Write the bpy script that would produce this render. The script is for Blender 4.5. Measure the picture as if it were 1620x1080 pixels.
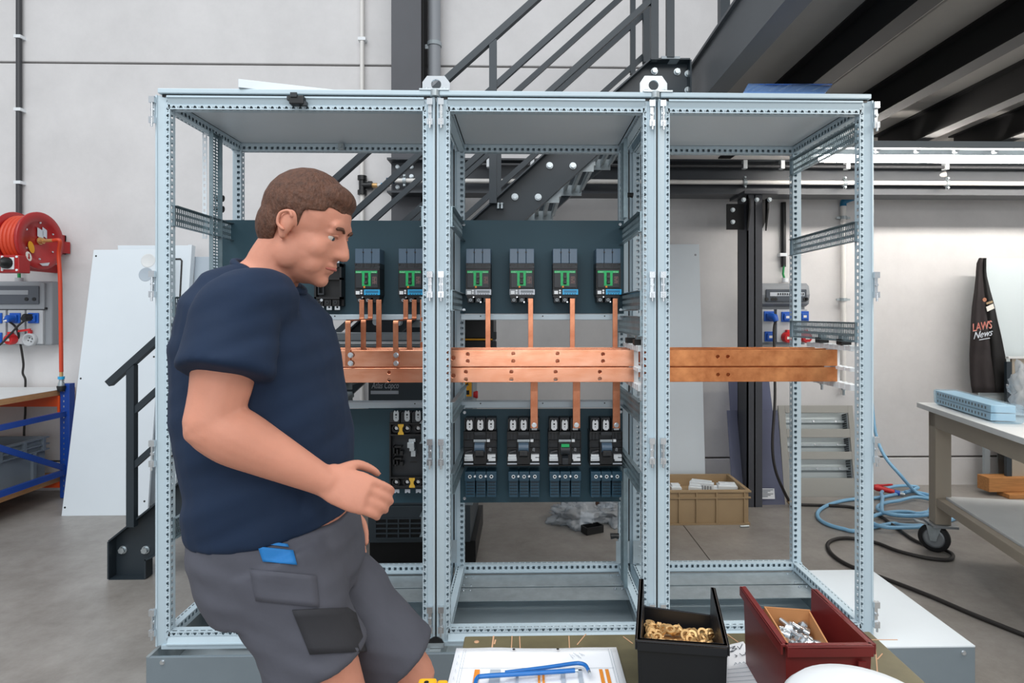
import bpy, bmesh, math, random
from mathutils import Vector, Matrix, noise
sc = bpy.context.scene
for o in list(bpy.data.objects): bpy.data.objects.remove(o)
COL = sc.collection
random.seed(4)
# ------------------------------------------------------------------ camera, world, lights, exposure
CX, CY, CZ, YAW, F, PU, PV = 1.311, -2.156, 1.395, 0.022, 945.0, 847.0, 497.0
cam = bpy.data.cameras.new('camera'); camo = bpy.data.objects.new('camera', cam); COL.objects.link(camo)
cam.sensor_width = 36; cam.lens = F/1620*36; cam.shift_x = (810-PU)/1620; cam.shift_y = (PV-540)/1620
cam.clip_start = .02; camo.location = (CX, CY, CZ); camo.rotation_euler = (math.pi/2, 0, -YAW)
sc.camera = camo
w = bpy.data.worlds.new('hall_light'); sc.world = w; w.use_nodes = True
w.node_tree.nodes['Background'].inputs[0].default_value = (.86, .89, .94, 1)
w.node_tree.nodes['Background'].inputs[1].default_value = .56
def area(name, loc, rot, sx, sy, power, col=(1, 1, 1)):
    l = bpy.data.lights.new(name, 'AREA'); l.shape = 'RECTANGLE'; l.size = sx; l.size_y = sy; l.energy = power; l.color = col
    o = bpy.data.objects.new(name, l); o.location = loc; o.rotation_euler = rot; COL.objects.link(o); return o
area('hall_lamp', (-1.2, -2.2, 6.4), (math.radians(8), 0, 0), 6.0, 2.2, 150, (.95, .98, 1))
area('hall_lamp', (-1.0, -5.5, 6.4), (math.radians(15), 0, 0), 7.0, 2.0, 160, (.95, .98, 1))
area('hall_lamp', (5.0, -6.0, 5.0), (math.radians(38), 0, 0), 6.0, 2.0, 150, (1, .97, .93))
area('bar_highlight_fill', (1.5, -9.0, 2.3), (math.radians(90), 0, 0), 3.4, 2.6, 85, (.97, .98, 1))  # added unseen area light behind the camera for the highlight on the copper bars
area('mezzanine_lamp', (4.6, -.6, 2.5), (0, 0, 0), 3.6, .12, 60, (1, .955, .90))
vs = sc.view_settings; vs.view_transform = 'Standard'; vs.look = 'None'; vs.exposure = 0.30; vs.gamma = 1; vs.use_curve_mapping = False

# ------------------------------------------------------------------ pixel helpers (photo measurements to places in the room)
FW = Vector((math.sin(YAW), math.cos(YAW), 0)); RT = Vector((math.cos(YAW), -math.sin(YAW), 0)); CAM = Vector((CX, CY, CZ))
def ray(u, v): return FW + RT*((u-PU)/F) + Vector((0, 0, (PV-v)/F))
def W(u, v, Y):
    d = ray(u, v); return CAM + d*((Y-CY)/d.y)
def FL(u, v, Z=0.0):
    d = ray(u, v); return CAM + d*((Z-CZ)/d.z)
def WX(u, Y): return W(u, PV, Y).x
def WZ(u, v, Y): return W(u, v, Y).z

# ------------------------------------------------------------------ materials
def lin(h):
    h = h.lstrip('#'); r = [int(h[i:i+2], 16)/255 for i in (0, 2, 4)]
    return tuple((c/12.92 if c <= .04045 else ((c+.055)/1.055)**2.4) for c in r) + (1,)
MATS = {}
def mat(name, col, rough=.5, metal=0.0, var=.0, scale=8.0, bump=0.0, bscale=40.0, nr=.62, spec=.5, emit=0, trans=0, alpha=1, stretch=None, col2=None):
    m = bpy.data.materials.new(name); m.use_nodes = True; nt = m.node_tree; b = nt.nodes['Principled BSDF']
    c = lin(col); b.inputs['Base Color'].default_value = c; b.inputs['Roughness'].default_value = rough
    b.inputs['Metallic'].default_value = metal; b.inputs['Specular IOR Level'].default_value = spec
    b.inputs['Transmission Weight'].default_value = trans; b.inputs['Alpha'].default_value = alpha
    if emit:
        b.inputs['Emission Color'].default_value = c; b.inputs['Emission Strength'].default_value = emit
    if var or bump:
        tc = nt.nodes.new('ShaderNodeTexCoord'); mp = nt.nodes.new('ShaderNodeMapping'); nt.links.new(tc.outputs['Object'], mp.inputs[0])
        if stretch: mp.inputs['Scale'].default_value = stretch
    if var:
        n = nt.nodes.new('ShaderNodeTexNoise'); n.inputs['Scale'].default_value = scale; n.inputs['Detail'].default_value = 9; n.inputs['Roughness'].default_value = nr
        nt.links.new(mp.outputs[0], n.inputs[0])
        r = nt.nodes.new('ShaderNodeValToRGB'); e = r.color_ramp.elements
        c2 = lin(col2) if col2 else tuple(max(0, x*(1-var)) for x in c[:3])+(1,)
        e[0].position = .32; e[1].position = .68; e[0].color = c2
        e[1].color = (c if col2 else tuple(min(1, x*(1+var*.6)) for x in c[:3])+(1,))
        nt.links.new(n.outputs[0], r.inputs[0]); nt.links.new(r.outputs[0], b.inputs['Base Color'])
    if bump:
        n2 = nt.nodes.new('ShaderNodeTexNoise'); n2.inputs['Scale'].default_value = bscale; n2.inputs['Detail'].default_value = 5
        bp = nt.nodes.new('ShaderNodeBump'); bp.inputs['Strength'].default_value = bump; bp.inputs['Distance'].default_value = .01
        nt.links.new(mp.outputs[0], n2.inputs[0]); nt.links.new(n2.outputs[0], bp.inputs['Height']); nt.links.new(bp.outputs[0], b.inputs['Normal'])
    MATS[name] = m; return m
mat('concrete_wall', '#d3d2d2', .85, var=.09, scale=1.6, bump=.14, bscale=14, nr=.72)
mat('concrete_floor', '#a09c97', .36, var=.26, scale=2.2, bump=.06, bscale=30, nr=.78, col2='#7c7771')
mat('joint', '#5b534d', .9)
mat('anthracite', '#34393f', .45, var=.10, scale=3)
mat('black_steel', '#0e0e10', .6, var=.1, scale=2)
mat('stair_steel', '#273138', .42, var=.10, scale=3)
mat('column_steel', '#43454b', .5, var=.12, scale=2)
mat('deck', '#94918d', .8, var=.08, scale=2.5)
mat('galv', '#c3ccd0', .36, .85, var=.10, scale=14)
mat('galv_dull', '#aab4b8', .42, .55, var=.15, scale=20)
mat('zinc', '#d4dade', .25, .9)
mat('ral_grey', '#bccfd9', .38, var=.03, scale=6)
mat('panel_white', '#dbe4ea', .40, var=.02, scale=3)
mat('panel_grey', '#aab6c0', .45)
mat('lip_grey', '#9aa3a8', .5)
mat('rail_steel', '#93a5ac', .36, .75, var=.15, scale=30)
mat('plate_slate', '#20424f', .58, var=.07, scale=4, bump=.02, bscale=400)
mat('black_plastic', '#121416', .42)
mat('dark_plastic', '#23282d', .42, var=.08, scale=30)
mat('blue_plastic', '#254658', .34)
mat('shield_plastic', '#4d6478', .30)
mat('grey_plastic', '#8e9398', .45)
mat('light_plastic', '#e2e7ea', .45)
mat('green', '#17b062', .42)
mat('cyan', '#27a6dc', .35)
mat('cyan_dark', '#1a6f98', .35)
mat('trip_grey', '#c6cdd6', .4)
mat('display', '#5a656c', .2)
mat('orange', '#e08a2c', .5)
mat('yellow_plate', '#d9ad3a', .55)
mat('copper', '#f0b294', .27, .92, var=.22, scale=9, col2='#dc9470', stretch=(1, 1, 3))
mat('copper_dark', '#cf8f6f', .34, .9, var=.2, scale=14, col2='#ad6a4c')
mat('copper_patina', '#ea9f68', .32, .9, var=.3, scale=11, col2='#b56c42')
mat('red_paint', '#a81f20', .32)
mat('red_hose', '#cf4528', .45)
mat('red_plastic', '#c8262a', .4)
mat('blue_paint', '#1a459c', .38)
mat('orange_steel', '#d9501c', .45)
mat('blue_socket', '#1457b8', .4)
mat('wood_ply', '#b98a5e', .6, var=.2, scale=18, stretch=(1, 1, 12))
mat('top_white', '#d9dcdc', .45, var=.05, scale=5)
mat('wood_plank', '#b07a45', .65, var=.25, scale=6, stretch=(1, 14, 14))
mat('grey_bin', '#75808a', .5)
mat('socket_box', '#8b9095', .5)
mat('socket_face', '#b4b8bb', .5)
mat('smoke_glass', '#4a5058', .12, spec=.6)
mat('white_pipe', '#dcdad6', .4)
mat('pipe_grey', '#8d9196', .5)
mat('pipe_dark', '#3c3d40', .5)
mat('brass', '#d2ab74', .4, .55)
mat('cable_black', '#221f1e', .55)
mat('cable_green', '#1f9150', .5)
mat('hose_blue', '#83b7da', .42)
mat('tan_plastic', '#a58d6c', .55, var=.06, scale=8)
mat('bench_beige', '#a09687', .5, var=.03, scale=4)
mat('rubber', '#17181a', .6)
mat('caster_grey', '#9aa0a4', .4, .5)
mat('louver_grey', '#94948f', .5)
mat('louvre_pale', '#b9d6e6', .4)
mat('bin_worn', '#4c4541', .6)
mat('edge_grey', '#55585b', .45, var=.08, scale=3)
mat('pan_sheet', '#cfdce2', .34, .25)
mat('louver_inner', '#b6c0c2', .45, .2)
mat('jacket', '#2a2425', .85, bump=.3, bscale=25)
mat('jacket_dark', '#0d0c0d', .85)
mat('whiteboard', '#ced9dc', .18)
mat('bin_black', '#14171d', .42, var=.15, scale=10)
mat('bin_red', '#6f2221', .40, var=.12, scale=6)
mat('cardboard', '#b98252', .8, var=.08, scale=10)
mat('tabletop', '#6e674b', .5, var=.3, scale=7, col2='#4d4833')
mat('scratch', '#c49a78', .8)
mat('paper', '#eef1f5', .7)
mat('ink', '#3a4450', .8)
mat('ink_pale', '#a9b3bd', .8)
mat('blue_tool', '#1569b5', .3)
mat('yellow_case', '#efb21a', .4)
mat('skin', '#cf8f77', .58, var=.06, scale=14, bump=.05, bscale=120)
MATS['skin'].node_tree.nodes['Principled BSDF'].inputs['Subsurface Weight'].default_value = .12
MATS['skin'].node_tree.nodes['Principled BSDF'].inputs['Subsurface Radius'].default_value = (.012, .005, .003)
mat('iris', '#2c3a44', .2)
mat('lips', '#b3665a', .5)
mat('hair', '#5a3826', .65, var=.4, scale=70, bump=.6, bscale=120, stretch=(1.6, 1.6, .7))
mat('plinth_grey', '#828f97', .42, .35, var=.06, scale=5)
mat('shirt', '#06223f', .85, var=.10, scale=6, bump=.35, bscale=9)
mat('shorts', '#50525c', .85, var=.10, scale=5, bump=.35, bscale=9)
mat('shorts_dark', '#2c2d32', .85, bump=.2, bscale=20)
mat('patch_blue', '#1d77bd', .7)
mat('eye_white', '#c9c0b6', .35)
mat('compressor', '#3d474e', .45)
mat('compressor_grey', '#8f999f', .4, .3)
mat('sticker_yellow', '#e5a21c', .5)
mat('sticker_white', '#e9e6de', .6)
mat('lamp_tube', '#fff8f0', .4, emit=40)
mat('lamp_body', '#d8d8d4', .5)
mat('film_blue', '#6f97cf', .25, alpha=.75)
mat('film_edge', '#2b5fae', .3)
mat('pink_paint', '#c9776b', .6)
mat('print_dim', '#8f6f6a', .6)
mat('dark_wood', '#54392a', .7, var=.2, scale=8)
def glassy(name, col, alpha, rough):
    m = bpy.data.materials.new(name); m.use_nodes = True; nt = m.node_tree; nt.nodes.clear()
    out = nt.nodes.new('ShaderNodeOutputMaterial'); mx = nt.nodes.new('ShaderNodeMixShader'); tr = nt.nodes.new('ShaderNodeBsdfTransparent'); pb = nt.nodes.new('ShaderNodeBsdfPrincipled')
    tr.inputs[0].default_value = lin(col); pb.inputs['Base Color'].default_value = lin(col); pb.inputs['Roughness'].default_value = rough
    mx.inputs[0].default_value = alpha; nt.links.new(tr.outputs[0], mx.inputs[1]); nt.links.new(pb.outputs[0], mx.inputs[2]); nt.links.new(mx.outputs[0], out.inputs[0]); MATS[name] = m
glassy('plexi', '#a4a9c0', .30, .12)
glassy('poly_bag', '#e6ebef', .34, .18)
glassy('bag_blue', '#e4f1f8', .22, .15)

# ------------------------------------------------------------------ mesh builder
class M:
    def __init__(s): s.v = []; s.f = []; s.sm = []; s.mi = []; s.cur = 0
    def add(s, vs, fs, smooth=False):
        n = len(s.v); s.v += [Vector(x) for x in vs]
        for f in fs: s.f.append([i+n for i in f]); s.sm.append(smooth); s.mi.append(s.cur)
        return s
    def box(s, x0, x1, y0, y1, z0, z1):
        vs = [(x, y, z) for x in (x0, x1) for y in (y0, y1) for z in (z0, z1)]
        return s.add(vs, [(0, 1, 3, 2), (4, 6, 7, 5), (0, 4, 5, 1), (2, 3, 7, 6), (0, 2, 6, 4), (1, 5, 7, 3)])
    def obox(s, c, ax, ay, az):
        c, ax, ay, az = map(Vector, (c, ax, ay, az))
        vs = [c+ax*i+ay*j+az*k for i in (-1, 1) for j in (-1, 1) for k in (-1, 1)]
        return s.add(vs, [(0, 1, 3, 2), (4, 6, 7, 5), (0, 4, 5, 1), (2, 3, 7, 6), (0, 2, 6, 4), (1, 5, 7, 3)])
    def bar(s, p, q, wd, ht, up=(0, 0, 1)):
        p, q = Vector(p), Vector(q); d = q-p; L = d.length; d.normalize(); up = Vector(up); sd = d.cross(up)
        if sd.length < 1e-4: sd = d.cross(Vector((0, 1, 0)))
        sd.normalize(); u2 = sd.cross(d)
        return s.obox((p+q)/2, d*L/2, sd*wd/2, u2*ht/2)
    def prism(s, pts, ext, holes=None):
        ext = Vector(ext); pts = [Vector(p) for p in pts]; n = len(pts)
        if not holes:
            vs = pts+[p+ext for p in pts]
            return s.add(vs, [tuple(range(n))[::-1], tuple(range(n, 2*n))]+[(i, (i+1) % n, n+(i+1) % n, n+i) for i in range(n)])
        bm = bmesh.new()
        loops = [pts]+[[Vector(p) for p in h] for h in holes]
        for L in loops:
            bv = [bm.verts.new(p) for p in L]
            for i in range(len(bv)): bm.edges.new((bv[i], bv[(i+1) % len(bv)]))
        bm.verts.index_update()
        bmesh.ops.triangle_fill(bm, use_beauty=True, edges=bm.edges[:])
        vs = [v.co.copy() for v in bm.verts]; fs = [tuple(v.index for v in f.verts) for f in bm.faces]; bm.free(); N = len(vs)
        s.add(vs+[v+ext for v in vs], fs+[tuple(i+N for i in f[::-1]) for f in fs])
        for L in loops:
            k = len(L); s.add(L+[p+ext for p in L], [(i, (i+1) % k, k+(i+1) % k, k+i) for i in range(k)])
        return s
    def tube(s, pts, r, n=8, caps=True, closed=False):
        pts = [Vector(p) for p in pts]; N = len(pts); rs = r if isinstance(r, (list, tuple)) else [r]*N
        vs = []; fs = []; prev = None
        for i, p in enumerate(pts):
            a = pts[i-1] if i > 0 else (pts[-1] if closed else pts[0]); b = pts[i+1] if i < N-1 else (pts[0] if closed else pts[-1])
            d = (b-a).normalized()
            if prev is None:
                prev = d.orthogonal().normalized()
            nx = (prev-d*prev.dot(d))
            nx = nx.normalized() if nx.length > 1e-6 else d.orthogonal().normalized()
            prev = nx; ny = d.cross(nx)
            vs += [p+(nx*math.cos(2*math.pi*k/n)+ny*math.sin(2*math.pi*k/n))*rs[i] for k in range(n)]
        for i in range(N if closed else N-1):
            j = (i+1) % N
            fs += [(i*n+k, i*n+(k+1) % n, j*n+(k+1) % n, j*n+k) for k in range(n)]
        s.add(vs, fs, True)
        if caps and not closed:
            s.add(vs[:n], [tuple(range(n))[::-1]]); s.add(vs[-n:], [tuple(range(n))])
        return s
    def cyl(s, p, q, r, n=16, r2=None): return s.tube([p, q], [r, r if r2 is None else r2], n)
    def ring(s, c, ax, r0, r1, h, n=20):
        c = Vector(c); ax = Vector(ax).normalized(); a = ax.orthogonal().normalized(); b = ax.cross(a)
        P = [(r0, 0), (r1, 0), (r1, h), (r0, h)]; vs = []
        for k in range(n):
            t = 2*math.pi*k/n; d = a*math.cos(t)+b*math.sin(t); vs += [c+d*r+ax*z for r, z in P]
        fs = [(k*4+j, k*4+(j+1) % 4, ((k+1) % n)*4+(j+1) % 4, ((k+1) % n)*4+j) for k in range(n) for j in range(4)]
        return s.add(vs, fs, False)
    def lathe(s, c, ax, prof, n=24, ref=None):
        c = Vector(c); ax = Vector(ax).normalized(); a = (Vector(ref) if ref else ax.orthogonal()).normalized(); b = ax.cross(a); vs = []; k = len(prof)
        for i in range(n):
            t = 2*math.pi*i/n; d = a*math.cos(t)+b*math.sin(t); vs += [c+d*r+ax*z for r, z in prof]
        return s.add(vs, [(i*k+j, i*k+j+1, ((i+1) % n)*k+j+1, ((i+1) % n)*k+j) for i in range(n) for j in range(k-1)], True)
    def ball(s, c, r, sx=1, sy=1, sz=1, n=12):
        prof = [(max(1e-5, r*math.sin(math.pi*i/8)), -r*math.cos(math.pi*i/8)) for i in range(9)]
        q = M().lathe((0, 0, 0), (0, 0, 1), prof, n)
        c = Vector(c); return s.add([Vector((v.x*sx, v.y*sy, v.z*sz))+c for v in q.v], q.f, True)
    def slab(s, c, th):
        c = [Vector(x) for x in c]; n = (c[1]-c[0]).cross(c[3]-c[0]).normalized()*th
        return s.prism(c, n)
    def hexbolt(s, c, ax, r, h):
        c = Vector(c); ax = Vector(ax).normalized(); s.cyl(c, c+ax*h*.25, r*1.25, 14); return s.cyl(c+ax*h*.25, c+ax*h, r, 6)
    def xform(s, fn): s.v = [Vector(fn(v)) for v in s.v]; return s
WL = {}
def meta(o, label=None, cat=None, group=None, kind=None):
    if label: o['label'] = label
    if cat: o['category'] = cat
    if group: o['group'] = group
    if kind: o['kind'] = kind
    return o
def empty(name, loc=(0, 0, 0), label=None, cat=None, group=None, kind=None):
    o = bpy.data.objects.new(name, None); o.location = loc; o.empty_display_size = .1; COL.objects.link(o); WL[o.name] = Vector(loc)
    return meta(o, label, cat, group, kind)
def obj(name, m, mt, parent=None, label=None, cat=None, group=None, kind=None, bevel=0, bseg=2, mods=None):
    if parent is not None: base = WL[parent.name]
    else:
        xs = [v.x for v in m.v]; ys = [v.y for v in m.v]; zs = [v.z for v in m.v]
        base = Vector(((min(xs)+max(xs))/2, (min(ys)+max(ys))/2, min(zs)))
    me = bpy.data.meshes.new(name); me.from_pydata([v-base for v in m.v], [], m.f)
    mts = mt if isinstance(mt, (list, tuple)) else [mt]
    for x in mts: me.materials.append(MATS[x])
    me.polygons.foreach_set('use_smooth', m.sm); me.polygons.foreach_set('material_index', m.mi); me.update()
    if bevel or True:
        bm = bmesh.new(); bm.from_mesh(me); bmesh.ops.remove_doubles(bm, verts=bm.verts, dist=1e-6) if bevel else None
        if not getattr(m, 'sheet', False): bmesh.ops.recalc_face_normals(bm, faces=bm.faces)
        bm.to_mesh(me); bm.free()
    o = bpy.data.objects.new(name, me); COL.objects.link(o)
    if parent is not None: o.parent = parent; WL[o.name] = base
    else: o.location = base; WL[o.name] = base
    if bevel:
        b = o.modifiers.new('bevel', 'BEVEL'); b.width = bevel; b.segments = bseg; b.limit_method = 'ANGLE'; b.angle_limit = .6
    return meta(o, label, cat, group, kind)
def copy_tree(o, parent=None, delta=Vector((0, 0, 0))):
    c = o.copy(); COL.objects.link(c)
    if parent is not None: c.parent = parent
    else: c.location = o.location+delta
    WL[c.name] = WL[o.name]+delta
    for ch in list(o.children): copy_tree(ch, c, delta)
    return c
def text(name, body, size, origin, xdir, ydir, mt, parent, shear=0, ext=.0004, align='LEFT', sx=1.0):
    cu = bpy.data.curves.new(name, 'FONT'); cu.body = body; cu.size = size; cu.shear = shear; cu.extrude = ext; cu.align_x = align; cu.resolution_u = 3
    t = bpy.data.objects.new(name+'_curve', cu); COL.objects.link(t)
    dg = bpy.context.evaluated_depsgraph_get(); me = bpy.data.meshes.new_from_object(t.evaluated_get(dg)); bpy.data.objects.remove(t)
    X = Vector(xdir).normalized(); Y = Vector(ydir).normalized(); Z = X.cross(Y); O = Vector(origin)
    base = WL[parent.name] if parent is not None else O
    for v in me.vertices: v.co = O+X*v.co.x*sx+Y*v.co.y+Z*v.co.z-base
    me.name = name; me.materials.clear(); me.materials.append(MATS[mt])
    o = bpy.data.objects.new(name, me); COL.objects.link(o); WL[o.name] = base
    if parent is not None: o.parent = parent
    else: o.location = base
    return o
def bez(pts, n=8):
    P = [Vector(p) for p in pts]; out = []
    for i in range(len(P)-1):
        p0 = P[max(0, i-1)]; p1 = P[i]; p2 = P[i+1]; p3 = P[min(len(P)-1, i+2)]
        for k in range(n):
            t = k/n; out.append(.5*((2*p1)+(p2-p0)*t+(2*p0-5*p1+4*p2-p3)*t*t+(3*p1-p0-3*p2+p3)*t**3))
    return out+[P[-1]]
def rect(x0, x1, z0, z1, y): return [(x0, y, z0), (x1, y, z0), (x1, y, z1), (x0, y, z1)]
def circ(c, a, b, r, n=16): return [Vector(c)+Vector(a)*r*math.cos(2*math.pi*k/n)+Vector(b)*r*math.sin(2*math.pi*k/n) for k in range(n)]
EX, EY, EZ = Vector((1, 0, 0)), Vector((0, 1, 0)), Vector((0, 0, 1))
# ------------------------------------------------------------------ room: wall, floor, mezzanine
YW = 2.66
wall = empty('wall_back', (1, YW, 0), kind='structure')
for z0, z1 in ((-.02, .222), (.236, 3.382), (3.396, 7.0)):
    obj('concrete_panel', M().box(-7, 9, YW, YW+.2, z0, z1), 'concrete_wall', wall, bevel=.006)
obj('joint_backing', M().box(-7, 9, YW+.03, YW+.19, -.01, 6.9), 'joint', wall)
floor = empty('floor', (1, 0, 0), kind='structure')
xj = FL(1105, 862).x
obj('floor_slab', M().box(-8, xj-.003, -7, YW+.03, -.15, 0), 'concrete_floor', floor)
obj('floor_slab', M().box(xj+.003, 10, -7, YW+.03, -.15, 0), 'concrete_floor', floor)
obj('floor_joint', M().box(xj-.004, xj+.004, -7, YW, -.14, -.004), 'joint', floor)
# mezzanine over the right half: deck panels, joists along Y, edge beam, wall beam
ZJ = 2.536; ZD = 2.711
mez = empty('ceiling', (4, 1, ZD), kind='structure')
def ibeam(y0, y1, xc, z0, z1, wd, tf, tw):
    m = M(); m.box(xc-wd/2, xc+wd/2, y0, y1, z0, z0+tf); m.box(xc-wd/2, xc+wd/2, y0, y1, z1-tf, z1); m.box(xc-tw/2, xc+tw/2, y0, y1, z0+tf, z1-tf); return m
JX = [2.795, 3.385, 3.94, 4.51, 5.08, 5.65, 6.22, 6.79]
for x in JX: obj('joist', ibeam(-3.2, 2.2, x, ZJ, ZD, .091, .010, .007), 'black_steel', mez)
xs = [2.33, 3.09, 3.66, 4.8, 5.9, 7.2]
for a, b in zip(xs[:-1], xs[1:]):
    for ya, yb in ((-3.2, -.35), (-.345, 1.5), (1.505, YW-.005)): obj('deck_panel', M().box(a+.002, b-.002, ya, yb, ZD+.001, ZD+.04), 'deck', mez, bevel=.004, bseg=1)
m = M(); m.box(2.266, 2.366, -3.2, 2.2, ZJ, ZJ+.014); m.box(2.266, 2.366, -3.2, 2.2, 2.80, 2.815); m.box(2.285, 2.297, -3.2, 2.2, ZJ+.014, 2.80)
obj('edge_beam', m, 'edge_grey', mez)
YB = 2.30
m = M(); bx0 = WX(612, YB-.09); m.box(bx0, 7.2, YB-.09, YB+.10, 2.28, 2.294); m.box(bx0, 7.2, YB-.09, YB+.10, 2.521, 2.535); m.box(bx0+.02, 7.2, YB, YB+.012, 2.294, 2.521)
obj('main_beam', m, 'anthracite', mez)
m = M()
for u, v in ((628, 264), (628, 279), (628, 296), (650, 264), (650, 279), (650, 296)):
    p = W(u+1, v, YB); m.hexbolt(p, (0, -1, 0), .013, .018)
obj('bolt', m, 'galv', mez)
m = M()
obj('light_rail', M().box(2.3, 7.2, 1.72, 1.76, ZJ-.046, ZJ), 'lip_grey', mez)
# dark cable pipe clipped on the main beam and the light pipe in front of it
m = M(); zc = 2.49; m.cyl((WX(738, YB-.115), YB-.115, zc-.01), (7.2, YB-.115, zc-.01), .012, 8)
pb = empty('cable_conduit', (3, YB-.115, zc), 'thin dark conduit running along the top of the dark wall beam', 'conduit')
obj('tube', m, 'pipe_dark', pb)
for u in (773, 842, 1178, 1237, 1340, 1496):
    x = WX(u, YB-.115); obj('clip', M().box(x-.014, x+.014, YB-.135, YB-.09, zc-.03, zc+.03), 'light_plastic', pb)
wp = empty('air_pipe', (3, YB-.05, 2.36), 'long white compressed air pipe clamped along the dark wall beam', 'pipe')
zp = WZ(1100, 288, YB-.06)
x0 = WX(612, YB-.06)
obj('tube', M().cyl((x0, YB-.06, zp), (7.2, YB-.06, zp), .017, 12), 'white_pipe', wp)
for u in (1178, 1336, 1498, 640):
    x = WX(u, YB-.06); m = M().ring((x-.012, YB-.06, zp), (1, 0, 0), .018, .026, .024, 14); m.box(x-.008, x+.008, YB-.065, YB-.055, zp-.045, zp+.045); m.hexbolt((x, YB-.06, zp+.035), (0, -1, 0), .008, .02); m.hexbolt((x, YB-.06, zp-.035), (0, -1, 0), .008, .02)
    obj('pipe_clamp', m, 'galv_dull', wp)
for u in (1357, 618): obj('fitting', M().cyl((WX(u, YB-.06)-.03, YB-.06, zp), (WX(u, YB-.06)+.03, YB-.06, zp), .021, 12), 'blue_plastic', wp)
# tee on the wall pipe left of the column
tx = WX(573, YW-.04); tz = WZ(573, 293, YW-.04)
vp = empty('water_pipe', (tx, YW-.04, 0), 'thin white vertical pipe on the wall with a black tee fitting', 'pipe')
obj('tube', M().cyl((tx, YW-.04, .0), (tx, YW-.04, 6), .017, 12), 'white_pipe', vp)
m = M(); m.cyl((tx, YW-.04, tz-.065), (tx, YW-.04, tz+.065), .026, 14)
for s in (-1, 1): m.cyl((tx, YW-.04, tz+s*.04), (tx, YW-.04, tz+s*.075), .036, 14)
m.cyl((tx, YW-.04, tz), (tx+.06, YW-.04, tz), .027, 14); m.cyl((tx+.05, YW-.04, tz), (tx+.08, YW-.04, tz), .033, 14)
obj('tee_fitting', m, 'black_plastic', vp)
obj('brass_nipple', M().cyl((tx+.08, YW-.04, tz), (tx+.12, YW-.04, tz), .018, 12), 'brass', vp)
obj('branch', M().cyl((tx+.12, YW-.04, tz), (tx+.33, YW-.04, tz), .014, 12), 'white_pipe', vp)
obj('blue_collar', M().cyl((tx+.15, YW-.04, tz), (tx+.17, YW-.04, tz), .019, 12), 'cyan', vp)
for v in (66, 190): obj('pipe_clip', M().box(tx-.03, tx+.03, YW-.06, YW, WZ(573, v, YW)-.012, WZ(573, v, YW)+.012), 'light_plastic', vp)
# luminaire under the joists
lm = empty('strip_light', (5, 1.8, ZJ-.1), 'long glowing strip light hung under the dark mezzanine joists', 'lamp')
lx0 = WX(1296, 1.84)
obj('housing', M().box(lx0-.05, 7.2, 1.81, 1.88, ZJ-.068, ZJ-.03), 'lip_grey', lm)
obj('tube', M().box(lx0, 7.2, 1.81, 1.86, ZJ-.108, ZJ-.070), 'lamp_tube', lm)
for u in (1387, 1450, 1511, 1573): obj('knob', M().cyl((WX(u, 1.79), 1.80, ZJ-.045), (WX(u, 1.79), 1.77, ZJ-.045), .016, 12), 'grey_plastic', lm)
# wall column (left) and free column (right)
c1 = empty('steel_column', (WX(641, 2.38), 2.4, 0), 'dark grey steel column standing at the wall behind the stairs', 'column', kind='structure')
xa, xb = WX(619, 2.36), WX(666, 2.36)
m = M(); m.box(xa, xb, 2.36, 2.375, 0, 6); m.box(xa, xb, 2.63, 2.645, 0, 6); m.box((xa+xb)/2-.006, (xa+xb)/2+.006, 2.375, 2.63, 0, 6)
obj('shaft', m, 'column_steel', c1)
obj('side_plate', M().box(WX(666, 2.5), WX(672, 2.5), 2.45, 2.645, 0, 6), 'black_steel', c1)
obj('bracket', M().box(xb, xb+.08, 2.52, 2.53, WZ(668, 77, 2.52), WZ(668, 70, 2.52)), 'lip_grey', c1)
dp = empty('downpipe', (WX(686, 2.5), 2.52, 0), 'thick light grey downpipe beside the steel wall column', 'pipe')
rr = (WX(696, 2.5)-WX(676, 2.5))/2
obj('tube', M().cyl((WX(686, 2.5), 2.54, 0), (WX(686, 2.5), 2.54, 6), rr, 20), 'pipe_grey', dp)
obj('pipe_collar', M().ring((WX(686, 2.5), 2.54, WZ(686, 70, 2.5)), (0, 0, 1), rr, rr+.008, .03, 20), 'lip_grey', dp)
YC = 2.13
cx = (WX(1182, YC)+WX(1206, YC))/2; hw = (WX(1206, YC)-WX(1182, YC))/2; ct = 2.258
c2 = empty('steel_column', (cx, YC+.08, 0), 'dark steel column with gusseted head under the wall beam, behind the copper bars', 'column', kind='structure')
m = M(); m.box(cx-hw, cx+hw, YC, YC+.012, 0, ct); m.box(cx-hw, cx+hw, YC+.18, YC+.192, 0, ct); m.box(cx-.005, cx+.005, YC, YC+.19, 0, ct); m.box(cx-hw, cx-hw+.01, YC, YC+.192, 0, ct)
obj('shaft', m, 'column_steel', c2)
obj('head_plate', M().box(WX(1174, YC), WX(1226, YC), YC-.05, YB+.09, ct, 2.28), 'column_steel', c2)
g0, g1 = WZ(1200, 315, YC), WZ(1200, 365, YC)
for s in (-1, 1):
    xx = cx+s*(hw-.004)+.03*(s > 0); obj('gusset', M().prism([(xx-.005, YC+.0, g1), (xx-.005, YC-.045, g0-.08), (xx-.005, YC-.045, g0), (xx-.005, YC, g0)], (.01, 0, 0)), 'black_steel', c2)
obj('side_gusset', M().prism([(cx+hw, YC+.02, g1), (cx+hw+.05, YC+.02, g0-.12), (cx+hw+.05, YC+.02, g0), (cx+hw, YC+.02, g0)], (0, .01, 0)), 'black_steel', c2)
pl0, pl1 = WX(1153, YC+.02), cx-hw
obj('connection_plate', M().box(pl0, pl1, YC+.06, YC+.075, WZ(1160, 361, YC), WZ(1160, 320, YC)), 'black_steel', c2)
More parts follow.
